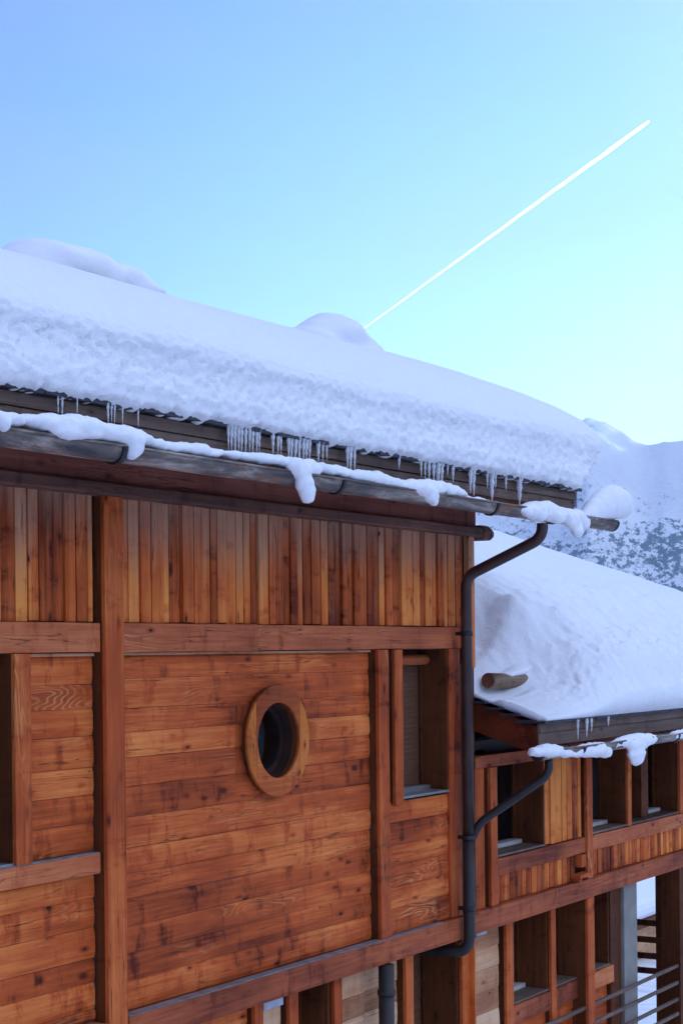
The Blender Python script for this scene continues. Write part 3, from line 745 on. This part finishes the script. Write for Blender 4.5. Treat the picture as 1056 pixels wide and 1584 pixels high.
mb = MB(); mb.box(16.46, 16.736, .10, 1.2, 0, 3.53); part('wall', mb, M['dark_wood'], wing)
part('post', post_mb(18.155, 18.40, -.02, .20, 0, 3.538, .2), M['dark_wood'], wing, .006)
wc2 = MB(); wc2.box(13.3, 14.13, .165, 1.0, 0, 3.53); wc2.box(14.13, 16.5, .165, 1.0, 0, 2.5); wc2.box(13.3, 16.5, 1.0, 6.5, 0, 3.53); wc2.box(14.1, 16.5, .62, 1.0, 2.5, 3.53)
part('wall', wc2, M['inner'], wing)
fl = MB(); fl.box(16.5, WE, -.1, 6.9, .95, 1.10); part('loggia_floor', fl, M['concrete'], wing)
# wing roof
wr_ = MB(); WX0, WX1 = 13.315, 20.15; YE = -.58
slab(wr_, WX0, WX1, YE + .03, 5.30, 3.6, 5.30 + .345 * (3.6 - YE - .03), .16); slab(wr_, WX0, WX1, 3.6, 5.30 + .345 * (3.6 - YE - .03), 7.8, 5.30, .16)
wro = part('roof', wr_, M['soffit'], wing)
rk_ = MB(); rk_.add([(x, y, z) for x in (WX0 - .04, WX0 - .001) for (y, z) in ((YE, 5.33), (2, 5.33 + .345 * (2 - YE)), (2, 5.02 + .345 * (2 - YE)), (YE, 5.09))],
                    [(0, 1, 2, 3), (7, 6, 5, 4), (0, 4, 5, 1), (1, 5, 6, 2), (2, 6, 7, 3), (3, 7, 4, 0)], .3)
part('bargeboard', rk_, M['soffit'], wro, .003)
part('fascia', beam_mb(WX0 - .04, WX1, YE - .035, YE - .003, 5.275, 5.35, .002, .5), M['fascia'], wro, .003)
part('fascia', beam_mb(WX0 - .03, WX1, YE - .015, YE - .001, 5.16, 5.272, .002, .6), M['fascia'], wro, .003)
ed = MB(); x = WX0 - .05
while x < WX1:
    wd = random.uniform(.12, .3); ed.box(x, x + wd - .004, YE - .07 - random.uniform(0, .015), YE + .2, 5.352, 5.372); x += wd
y = YE + .01; k = 0                # stepped slates along the left verge
while y < 1.2:
    zz = 5.356 + .345 * (y - YE) ; ed.box(WX0 - .075, WX0 + .45, y, y + .16, zz, zz + .022); y += .152; k += 1
part('roof_edge', ed, M['slate'], wro)
WGY, WGZ = -.73, 5.135
wg = part('gutter', gutter_mb(12.98, WX1 + .1, WGY, WGZ, .065), M['gutter'], wing)
ec = MB(); ec.prism([(WGY + .069 * math.cos(math.pi + math.pi * i / 16), WGZ + 1.19 * .069 * math.sin(math.pi + math.pi * i / 16)) for i in range(17)], 12.95, 12.979)
part('end_cap', ec, M['iron'], wg, .006)
for px in (893, 1040): bracket(F(px, 1165, WGY).x, wg, WGY, WGZ, .065, -.6)
d = MB(); d.tube(path([(13.18, WGY, 5.06), (13.18, WGY, 4.93), (12.99, -.17, 4.52), (12.97, -.10, 4.36)], .08), .036, 16)
part('downpipe', d, M['pipe_dark'], wing)

# ------------------------------------------------------------------ loggia railings
rl = empty('balcony_railing', (16.8, .2, 1.1), 'weathered balcony railing of horizontal bars along the front of the loggia', 'railing')
for i, z in enumerate((2.48, 2.295, 2.11, 1.95, 1.77, 1.59)):
    mb = MB(); mb.box(14.6, WE, .0, .03, z - .035, z, random.random()); part('rail', mb, M['rail'], rl, .003)
for x in (WE - .1,):
    mb = MB(); mb.box(x, x + .05, .031, .058, 1.1, 2.50); part('railing_post', mb, M['dark_wood'], rl, .003)
rl = empty('side_railing', (19.2, 3, 1.1), 'dark railing with four flat bars at the far end of the loggia', 'railing')
for y_ in (1428, 1454, 1479, 1502):
    p = GX(1005, y_, 19.2); mb = MB(); mb.box(19.2, 19.23, .6, 6.5, p.z - .035, p.z + .035); part('rail', mb, M['dark_wood'], rl)
mb = MB(); mb.box(19.231, 19.28, 6.4, 6.5, 1.1, 3.5); part('railing_post', mb, M['dark_wood'], rl); mb = MB(); mb.box(19.231, 19.28, .6, .68, 1.1, 3.5); part('railing_post', mb, M['dark_wood'], rl)

# ------------------------------------------------------------------ small neighbouring shed seen through the loggia
SY = 5.6
pr_ = F(1013, 1450, SY); pe_ = F(1008, 1422, SY - .4); SX1 = pr_.x; SZ = pe_.z
sh = empty('neighbour_shed', (SX1 - 2, SY + 2, 0), 'pale plank shed under a snowy roof seen through the loggia opening', 'shed')
mb = MB(); planks(mb, SX1 - 4, SX1, 0, SZ - .12, SY, .14, .2); mb.box(SX1 - 3.98, SX1 - .01, SY + .04, SY + 4, 0, SZ - .15)
part('wall', mb, M['pale'], sh)
mb = MB(); slab(mb, SX1 - 4.4, SX1 + 1.6, SY - .4, SZ, SY + 4.2, SZ + 1.5, .11); so_ = part('roof', mb, M['dark_wood'], sh)
mb = MB(); slab(mb, SX1 - 4.35, SX1 + 1.5, SY - .36, SZ + .34, SY + 4.1, SZ + 1.84, .335); part('roof_snow', mb, M['snow_soft'], sh, .12)

# ------------------------------------------------------------------ snow on the main roof
def bake(o, name):
    dg = bpy.context.evaluated_depsgraph_get(); me = bpy.data.meshes.new_from_object(o.evaluated_get(dg)); me.name = name
    old = o.data; o.modifiers.clear(); o.data = me; bpy.data.meshes.remove(old); return me
def roof_z(y): return 7.388 + RP * (y + .66)
# levels: height above the roof, inset of the front face, inset of the right end (negative = overhang), corner radius
LV = [(-.02, -.02, .03, .08), (.05, -.10, -.02, .10), (.14, -.115, -.12, .12), (.22, -.07, -.30, .14), (.32, -.045, -.48, .16), (.42, -.06, -.62, .18), (.50, -.04, -.66, .20),
      (.57, .03, -.64, .24), (.63, .13, -.58, .28), (.68, .27, -.46, .34), (.72, .46, -.26, .4), (.745, .75, .05, .45), (.76, 1.2, .6, .5)]
sm = MB(); loops = []
for h, fi, ri, cr_ in LV:
    x1 = 13.96 - ri; y0 = -.66 + fi; lp = [(HL - .2, 5.6 + (.0)), (HL - .2, y0)]
    for i in range(9):
        a_ = -math.pi / 2 + math.pi / 2 * i / 8; lp.append((x1 - cr_ + cr_ * math.cos(a_), y0 + cr_ + cr_ * math.sin(a_)))
    lp.append((x1, 5.6)); loops.append([(x, y, roof_z(y) + h) for x, y in lp])
nl = len(loops[0]); vs = [p for lp in loops for p in lp]; fs = []
for i in range(len(loops) - 1):
    for k in range(nl):
        k2 = (k + 1) % nl; fs.append((i * nl + k, i * nl + k2, (i + 1) * nl + k2, (i + 1) * nl + k))
fs += [tuple(range(nl))[::-1], tuple(range((len(loops) - 1) * nl, len(loops) * nl))]
sm.add(vs, fs, .5)
rs = sm.build('roof_snow', M['snow_roof'])
md = rs.modifiers.new('r', 'REMESH'); md.mode = 'VOXEL'; md.voxel_size = .019; md.use_smooth_shade = True
md = rs.modifiers.new('s', 'SMOOTH'); md.factor = .6; md.iterations = 6
me = bake(rs, 'roof_snow')
nrm = [v.normal.copy() for v in me.vertices]
for v, nr in zip(me.vertices, nrm):
    p = v.co
    hh = p.z - roof_z(p.y)
    if p.y > 2.2: v.co.z -= .055 * sst(14, 12, p.x) + .02 * sst(11, 8, p.x); continue
    rough = sst(.62, .30, hh) * (1 - .5 * sst(.16, .02, hh))
    crumb = fbm(p.x * 13, p.z * 16 + p.y * 6, 3)
    clod = fbm(p.x * 2.2, p.z * 5, 3)
    d_ = .040 * rough * crumb + .026 * rough * clod + .032 * rough * fbm(p.x * 26, p.z * 30, 2) + .05 * fbm(p.x * .55, p.y * .5 + 3, 2) * sst(.1, .5, hh) + .010 * fbm(p.x * 3, p.y * 3 + p.z * 2, 3)
    if hh < .06: d_ += .012 * noise.noise(Vector((p.x * 16, 1, 0))) + .010 * noise.noise(Vector((p.x * 5, 8, 0)))
    v.co = p + nr * d_; v.co.z -= (.055 * sst(14, 12, p.x) + .02 * sst(11, 8, p.x)) * sst(.3, .6, hh)
    if hh < .10 and p.y < -.5: v.co.z += .016 * noise.noise(Vector((p.x * 8, 4, 0))) + .01 * noise.noise(Vector((p.x * 22, 5, 0)))
me.polygons.foreach_set('use_smooth', [True] * len(me.polygons))
tag(rs, 'thick unbroken slab of snow covering the higher main roof, with a crumbly front face', 'snow')

# soft snow clumps from overlapping ellipsoids
def ico(mb, c, r):
    bm_ = bmesh.new(); bmesh.ops.create_icosphere(bm_, subdivisions=3, radius=1)
    vs = [(c[0] + v.co.x * r[0], c[1] + v.co.y * r[1], c[2] + v.co.z * r[2]) for v in bm_.verts]; fs = [tuple(v.index for v in f.verts) for f in bm_.faces]; bm_.free()
    mb.add(vs, fs, .5, True)
def blob(name, label, ells, vox=.012, smooth=6, amp=.011, fq=11, cat='snow', group=None):
    mb = MB()
    for c, r in ells: ico(mb, c, r)
    o = mb.build(name, M['snow_soft'])
    md = o.modifiers.new('r', 'REMESH'); md.mode = 'VOXEL'; md.voxel_size = vox; md.use_smooth_shade = True
    md = o.modifiers.new('s', 'SMOOTH'); md.factor = .7; md.iterations = smooth
    me = bake(o, name); nr = [v.normal.copy() for v in me.vertices]
    for v, q in zip(me.vertices, nr): v.co = v.co + q * (amp * fbm(v.co.x * fq, (v.co.y + v.co.z) * fq, 3) * 2)
    me.polygons.foreach_set('use_smooth', [True] * len(me.polygons))
    return tag(o, label, cat, group)
def strand(keys, Y=GY, n_=None):
    """keys (px, top y, bottom y, Y half-depth) -> overlapping ellipsoids following the silhouette at gutter depth"""
    el = []; seg = list(zip(keys, keys[1:]))
    for (xa, ta, ba, da), (xb, tb, bb, db_) in seg:
        k = max(1, int((F(xb, tb, Y).x - F(xa, ta, Y).x) / .028))
        for i in range(k + (1 if (xb, tb) == (keys[-1][0], keys[-1][1]) else 0)):
            t = i / k; x = lerp(xa, xb, t); tp = lerp(ta, tb, t); bt = lerp(ba, bb, t); dd = lerp(da, db_, t)
            P1 = F(x, tp, Y - .02); P2 = F(x, bt, Y - .02); c = (P1 + P2) / 2; h = (P1.z - P2.z) / 2
            el.append(((c.x, Y - .02, c.z), (max(.05, h * .8) * (0.9 + .25 * noise.noise(Vector((x * .11, tp, 1)))), dd, h)))
    return el
def front(px, py, rx, ry, rz, Y=GY - .07):
    p = F(px, py, Y); kx = ((F(px + 2, py, Y).x - F(px - 2, py, Y).x) / 4 / .0078) ** .8; return ((p.x, Y, p.z), (rx * 1.3 * kx, ry * 1.15, rz * 1.12 * kx ** .35))
NM = 'snow_clump'
GG = 'snow clumps lying in the upper gutter'
blob(NM, 'snow clump hanging over the upper gutter at the far left edge of the photo', strand([(-40, 628, 650, .08), (-10, 633, 662, .09), (12, 636, 660, .08), (26, 645, 658, .05)]) + [front(4, 655, .05, .05, .05)], group=GG)
blob(NM, 'long smooth mound of snow in the upper gutter, second from the left', strand([(28, 645, 655, .05), (40, 638, 662, .07), (70, 640, 670, .10), (105, 640, 682, .11), (135, 645, 682, .11), (160, 655, 684, .09)]) + [front(105, 668, .16, .05, .045), front(140, 672, .10, .05, .03)], group=GG)
blob(NM, 'rounded snow hump with a fat lobe drooping over the gutter under its left third', strand([(160, 656, 684, .09), (185, 656, 690, .10), (205, 662, 692, .10), (222, 672, 690, .07)]) + [front(206, 680, .062, .05, .05), front(207, 694, .058, .045, .045), front(204, 703, .035, .035, .03)], group=GG)
blob(NM, 'thin lumpy snow strip in the upper gutter right of the first drooping lobe', strand([(228, 676, 690, .05), (250, 682, 700, .06), (280, 684, 702, .06), (310, 686, 708, .07), (322, 692, 712, .06), (340, 696, 706, .05)]), amp=.012, group=GG)
blob(NM, 'thin snow strip in the upper gutter below the densest row of icicles', strand([(344, 697, 707, .045), (370, 698, 712, .05), (400, 700, 718, .055), (430, 704, 722, .06), (450, 708, 728, .07)]), amp=.01, group=GG)
blob(NM, 'long tongue of snow drooping far below the middle of the upper gutter', strand([(446, 709, 730, .07), (462, 708, 740, .08), (480, 710, 740, .07), (489, 718, 735, .05)]) + [front(455, 720, .07, .045, .045), front(465, 728, .085, .05, .06), front(470, 745, .07, .045, .06), front(474, 758, .062, .042, .055), front(476, 769, .052, .036, .04)], vox=.01, group=GG)
blob(NM, 'lumpy snow strip in the upper gutter just right of the long drooping tongue', strand([(492, 715, 732, .05), (515, 719, 738, .06), (545, 727, 745, .065), (580, 728, 752, .075), (600, 736, 756, .06), (622, 743, 760, .05)]), amp=.012, group=GG)
blob(NM, 'pointed snow flap hanging over the upper gutter above the recessed window', strand([(618, 742, 760, .06), (640, 741, 766, .08), (665, 742, 770, .08), (684, 744, 766, .05)]) + [front(655, 757, .085, .045, .04), front(666, 767, .058, .04, .045), front(671, 776, .028, .028, .03)], group=GG)
blob(NM, 'small snow lump in the upper gutter touching the pointed flap on its right', strand([(688, 746, 770, .06), (702, 750, 770, .06), (714, 760, 770, .04)]), group=GG)
blob(NM, 'thin low line of snow in the upper gutter right above the downpipe', strand([(716, 766, 774, .035), (740, 770, 779, .04), (765, 776, 783, .035), (795, 781, 787, .03)]), amp=.012, group=GG)
blob(NM, 'ragged snow mass with a hanging lobe near the right end of the upper gutter', strand([(800, 782, 794, .05), (820, 776, 804, .08), (845, 774, 806, .08), (865, 784, 808, .08), (890, 788, 816, .08), (903, 796, 822, .06)]) +
     [front(815, 792, .05, .045, .035), front(835, 796, .045, .05, .05), front(862, 800, .07, .05, .045), front(885, 806, .06, .045, .06), front(892, 820, .05, .042, .05)], amp=.012, group=GG)
bl = F(940, 778, GY)
def ball(px, py, rr, Y=GY):
    p = F(px, py, Y); return ((p.x, Y, p.z), (rr * 1.5, rr * .92, rr))
blob(NM, 'big round snow ball leaning out over the end of the upper gutter', [ball(952, 778, .150), ball(945, 777, .160), ball(938, 780, .155), ball(929, 784, .135), ball(920, 790, .115), ball(911, 797, .095), ball(903, 803, .075), ball(958, 783, .125)], vox=.014, smooth=40, amp=.006, fq=5, group=GG)
# humps on top of the roof snow
def hump(label, pts, Y):
    e = []
    for px, py, rx, rz in pts:
        p = F(px, py, Y); e.append(((p.x, Y, p.z), (rx, rx * .9, rz)))
    return blob('snow_hump', label, e, vox=.03, smooth=14, amp=.03, fq=1.6, group='humps on the main roof')
hump('wide double hump of snow on the far left ridge of the main roof', [(50, 410, .34, .18), (70, 400, .42, .17), (90, 405, .40, .16), (115, 412, .4, .16), (140, 424, .36, .15), (172, 424, .26, .10), (188, 432, .28, .13), (200, 445, .28, .12), (214, 451, .30, .075), (30, 424, .28, .12)], 3.0)
hump('single domed hump of snow on the main roof where the contrail starts', [(512, 522, .42, .24), (500, 520, .35, .19), (528, 524, .32, .18), (478, 528, .35, .14), (545, 538, .3, .13), (556, 545, .3, .10), (500, 560, .5, .2), (530, 560, .5, .2)], 2.6)

# ------------------------------------------------------------------ snow on the wing roof
def wroof(y): return 5.372 + .345 * (y - YE)
xs = [WX0 - .02 + .026 * i for i in range(int((WX1 + .06 - WX0) / .026) + 1)]
ys = []; y = YE - .078
while y < 3.7:
    ys.append(y); y += .016 if y < -.2 else (.03 if y < 1.5 else .07)
def wthick(x, y):
    T = .60 + .27 * sst(-.6, .6, y)
    T *= 1 + (.10 - .07 * sst(16, 19, x)) * fbm(x * .7, y * .6, 2)
    # the drift was scoured next to the taller house
    q = math.hypot(x - 13.15, (y + .65) * 1.05) / 2.3 + .045 * fbm(x * 1.1, y * 1.1, 3)
    s_ = sst(.42, .95, q); fl = .06 + .09 * sst(.15, .5, q)
    T = fl + (T - fl) * s_
    # wind crest running down to the log
    ax, ay, bx, by = 13.45, .16, 14.55, .22; tt = max(0, min(1, ((x - ax) * (bx - ax) + (y - ay) * (by - ay)) / ((bx - ax) ** 2 + (by - ay) ** 2)))
    dd = math.hypot(x - ax - (bx - ax) * tt, y - ay - (by - ay) * tt); T += (.05 + .22 * tt * tt) * math.exp(-(dd / (.10 + .10 * tt)) ** 2)
    if y < .07 and x < 14.2: T *= 1 - .75 * sst(14.2, 13.7, x) * sst(-.26, -.14, y) * sst(.09, .03, y)
    # rounded front and right edges
    de = (y - (YE - .078))
    fr = sst(0, 1, 0) ; ee = max(0, min(1, de / .26)); T = T * (.32 + .68 * (1 - (1 - ee) ** 3.0)) if ee < 1 else T
    er = max(0, min(1, (WX1 + .06 - x) / .16)); T *= (1 - (1 - er) ** 2.4)
    rough = sst(1.6, .1, y) * sst(.08, .3, T)
    T += rough * (.045 * fbm(x * 8, y * 10, 4) + .06 * fbm(x * 2.4, y * 3.4 + 5, 3)) * sst(2.2, .3, y) + .045 * sst(.5, -.3, y) * sst(.05, .3, T) * fbm(x * 13, y * 15 + T * 9, 3)
    T += .012 * fbm(x * 4, y * 4 + 9, 3)
    return max(.004, T)
ws = MB(); vs = []; fs = []; ny = len(ys)
for x in xs:
    for y in ys:
        t = wthick(x, y); ov = .05 * math.sin(min(1, max(0, t / .3)) * math.pi) if y < -.3 else 0
        vs.append((x, y - ov - (.03 * fbm(x * 7, y * 30, 3) if y < -.3 and t > .1 else 0), wroof(max(y, YE)) + t - (.012 if t < .01 else 0)))
nb = len(vs)
for x in xs:
    for y in ys: vs.append((x, y, wroof(max(y, YE)) - .004 + (0.006 if y < YE else 0)))
for i in range(len(xs) - 1):
    for j in range(ny - 1):
        a_ = i * ny + j; fs.append((a_, a_ + ny, a_ + ny + 1, a_ + 1)); c_ = a_ + nb; fs.append((c_, c_ + 1, c_ + ny + 1, c_ + ny))
for i in range(len(xs) - 1):
    for j in (0, ny - 1): a_ = i * ny + j; fs.append((a_, a_ + ny, a_ + ny + nb, a_ + nb))
for j in range(ny - 1):
    for i in (0, len(xs) - 1): a_ = i * ny + j; fs.append((a_, a_ + 1, a_ + 1 + nb, a_ + nb))
ws.add(vs, fs, .5, True)
wso = ws.build('roof_snow', M['snow_roof'])
tag(wso, 'deep blue-white snow on the lower wing roof, hollowed out beside the log', 'snow')
GW = 'snow clumps lying in the lower gutter'
blob(NM, 'leftmost snow cushion on the end of the lower gutter', strand([(824, 1158, 1170, .05), (840, 1150, 1172, .07), (858, 1151, 1172, .07), (870, 1157, 1172, .06), (884, 1160, 1172, .05)], WGY) + [front(842, 1162, .06, .045, .035, WGY - .05)], group=GW)
blob(NM, 'oval snow cushion on the lower gutter, right of the leftmost cushion', strand([(886, 1158, 1172, .05), (905, 1150, 1172, .06), (925, 1147, 1172, .07), (938, 1152, 1172, .05)], WGY) + [front(925, 1160, .08, .05, .04, WGY - .05)], group=GW)
blob(NM, 'fat rounded snow lobe hanging below the lower gutter', strand([(944, 1148, 1158, .04), (965, 1138, 1156, .06), (985, 1134, 1162, .08), (1005, 1134, 1152, .06), (1012, 1138, 1148, .04)], WGY) + [front(983, 1152, .09, .05, .055, WGY - .05), front(983, 1165, .078, .05, .055, WGY - .05), front(984, 1175, .06, .042, .04, WGY - .05)], group=GW)
blob(NM, 'snow bit on the lower gutter at the right edge of the photo', strand([(1040, 1132, 1144, .05), (1056, 1128, 1144, .06), (1080, 1124, 1138, .06)], WGY), group=GW)

# the log lying in the hollow of the wing snow
lg = empty('round_log', (13.47, -.03, 5.71), 'weathered round log jutting from the hollow in the wing roof snow', 'log')
mb = MB(); mb.tube([(13.47, -.03, 5.71), (13.8, -.03, 5.70), (14.3, -.03, 5.69)], [.070, .068, .064], 20, .6); part('log_body', mb, M['log'], lg)
mb = MB(); mb.tube([(13.462, -.03, 5.71), (13.4695, -.03, 5.71)], .058, 20, .6); part('cut_end', mb, M['log_end'], lg)

blob(NM, 'soft fold of drifted snow draped over the buried end of the round log', [((13.86 + .11 * i, -.02 + .012 * i, 5.755 + .012 * i), (.13, .07 + .008 * i, .035 + .006 * i)) for i in range(8)] + [((14.5, .1, 5.80), (.35, .16, .09))], vox=.014, smooth=12, amp=.008, fq=6)

# ------------------------------------------------------------------ icicles
def icicle_mesh(seed):
    rn = random.Random(seed); mb = MB(); pts = []; rad = []
    for i in range(13):
        t = i / 12; pts.append((.04 * math.sin(t * 3 + seed) * .12, 0, -t)); rad.append(max(.02, (1 - t) ** .75 * (1 + .22 * math.sin(t * 21 + seed))) if i < 12 else .004)
    mb.tube(pts, rad, 10, .5); return mb
protos = []
for s_ in range(3):
    o = icicle_mesh(s_ * 3 + 1).build('icicle', M['ice']); protos.append(o)
used = [False] * 3
def icicle(px, y0, y1, rpx, label, Y=-.705, zt=None):
    k = random.randrange(3); o = protos[k]
    if used[k]: o = o.copy(); col.objects.link(o)
    used[k] = True
    a = F(px, y0, Y); c = F(px, y1, Y); top = 7.375 if zt is None else zt
    L = top - c.z; o.location = (a.x, Y, top); s = rpx * .0068 * (a.x / 10.0)
    o.scale = (s, s, L); o.rotation_euler = (random.uniform(-.02, .02), random.uniform(-.02, .02), random.uniform(0, 6))
    tag(o, label, 'icicle', 'icicles hanging from the eaves')
    return o
def edge_y(px): return 600 + (px) * .178
ORD = ['first', 'second', 'third', 'fourth', 'fifth', 'sixth', 'seventh', 'eighth', 'ninth', 'tenth']
def row(lst, label):
    for (px, ln, r_), od in zip(lst, ORD): icicle(px, edge_y(px), edge_y(px) + ln, r_, label if len(lst) == 1 else od + ' from the left ' + label)
row([(90, 32, 1.3), (97, 36, 1.5)], 'of the leftmost pair of short thin icicles')
row([(120, 26, 1.0)], 'lone thin icicle between the leftmost pair and the next small group')
row([(167, 30, 1.8), (173, 24, 1.3), (178, 28, 1.2), (190, 24, 1.2)], 'of four small icicles above the first drooping snow lobe')
row([(214, 26, 1.1)], 'lone thin icicle just right of the first drooping snow lobe')
row([(353, 34, 1.8), (358, 36, 2.2), (363, 38, 2.6), (369, 34, 2.2), (374, 36, 2.2), (380, 36, 2.2), (386, 33, 2.0), (391, 32, 2.2), (397, 32, 2.0), (401, 28, 1.8)], 'in the dense comb of ten glassy icicles')
row([(422, 30, 2.3), (430, 28, 1.9), (434, 27, 1.7)], 'of the icicle trio between dense comb and snow tongue')
row([(446, 36, 2.2), (451, 36, 2.0), (457, 38, 2.6), (463, 36, 2.2), (469, 32, 2.2), (474, 30, 2.6), (479, 28, 2.0)], 'of seven thick icicles above the long snow tongue')
row([(492, 30, 2.4), (499, 28, 1.7), (505, 24, 1.3)], 'of the icicle trio just right of the snow tongue')
row([(537, 31, 2.0), (542, 36, 2.4), (548, 34, 1.8)], 'of three isolated long icicles right of mid eave')
row([(617, 16, 1.6)], 'single stubby icicle between the triple group and the pointed snow flap')
row([(651, 24, 1.5), (657, 26, 1.5), (663, 28, 2.0), (670, 30, 2.2), (677, 32, 3.0), (683, 30, 2.4), (692, 14, 1.2), (700, 22, 1.8)], 'of eight icicles above the pointed snow flap')
row([(727, 36, 2.2), (732, 38, 2.4)], 'of the close icicle pair right of the pointed flap')
row([(753, 22, 1.5), (760, 46, 2.9), (766, 20, 1.4), (782, 20, 1.4)], 'of four uneven icicles above the low snow line')
icicle(803, 743, 783, 3.2, 'bright single thick icicle near the right end of the main fascia')
for px, y1, r_, lb_ in ((893, 1145, 1.3, 'thin icicle under the wing eave, leftmost of four'), (907, 1142, 1.6, 'longer thin icicle under the wing eave, second from the left'), (914, 1134, 1.3, 'short icicle under the wing eave, third from the left'), (940, 1124, 1.3, 'short slanting icicle under the wing eave, rightmost of four')):
    icicle(px, 1112, y1, r_, lb_, -.655, 5.362)
for k in range(3):
    if not used[k]: bpy.data.objects.remove(protos[k])

# ------------------------------------------------------------------ haze
hz = MB(); hz.box(-6700, 6700, -6700, 6700, -900, HTOP + 8)
mt = bpy.data.materials.new('thin_haze'); mt.use_nodes = True; n = mt.node_tree; n.nodes.clear()
o_ = n.nodes.new('ShaderNodeOutputMaterial'); pv = n.nodes.new('ShaderNodeVolumePrincipled')
pv.inputs['Color'].default_value = (0.50, 0.90, 1.0, 1); pv.inputs['Anisotropy'].default_value = 0.5; pv.inputs['Density'].default_value = 0.00011
n.links.new(pv.outputs[0], o_.inputs['Volume'])
ho = hz.build('haze', mt); tag(ho, kind='stuff')

sc.render.engine = 'CYCLES'
sc.cycles.max_bounces = 8; sc.cycles.transmission_bounces = 8; sc.cycles.transparent_max_bounces = 12
sc.render.resolution_x = 682; sc.render.resolution_y = 1024
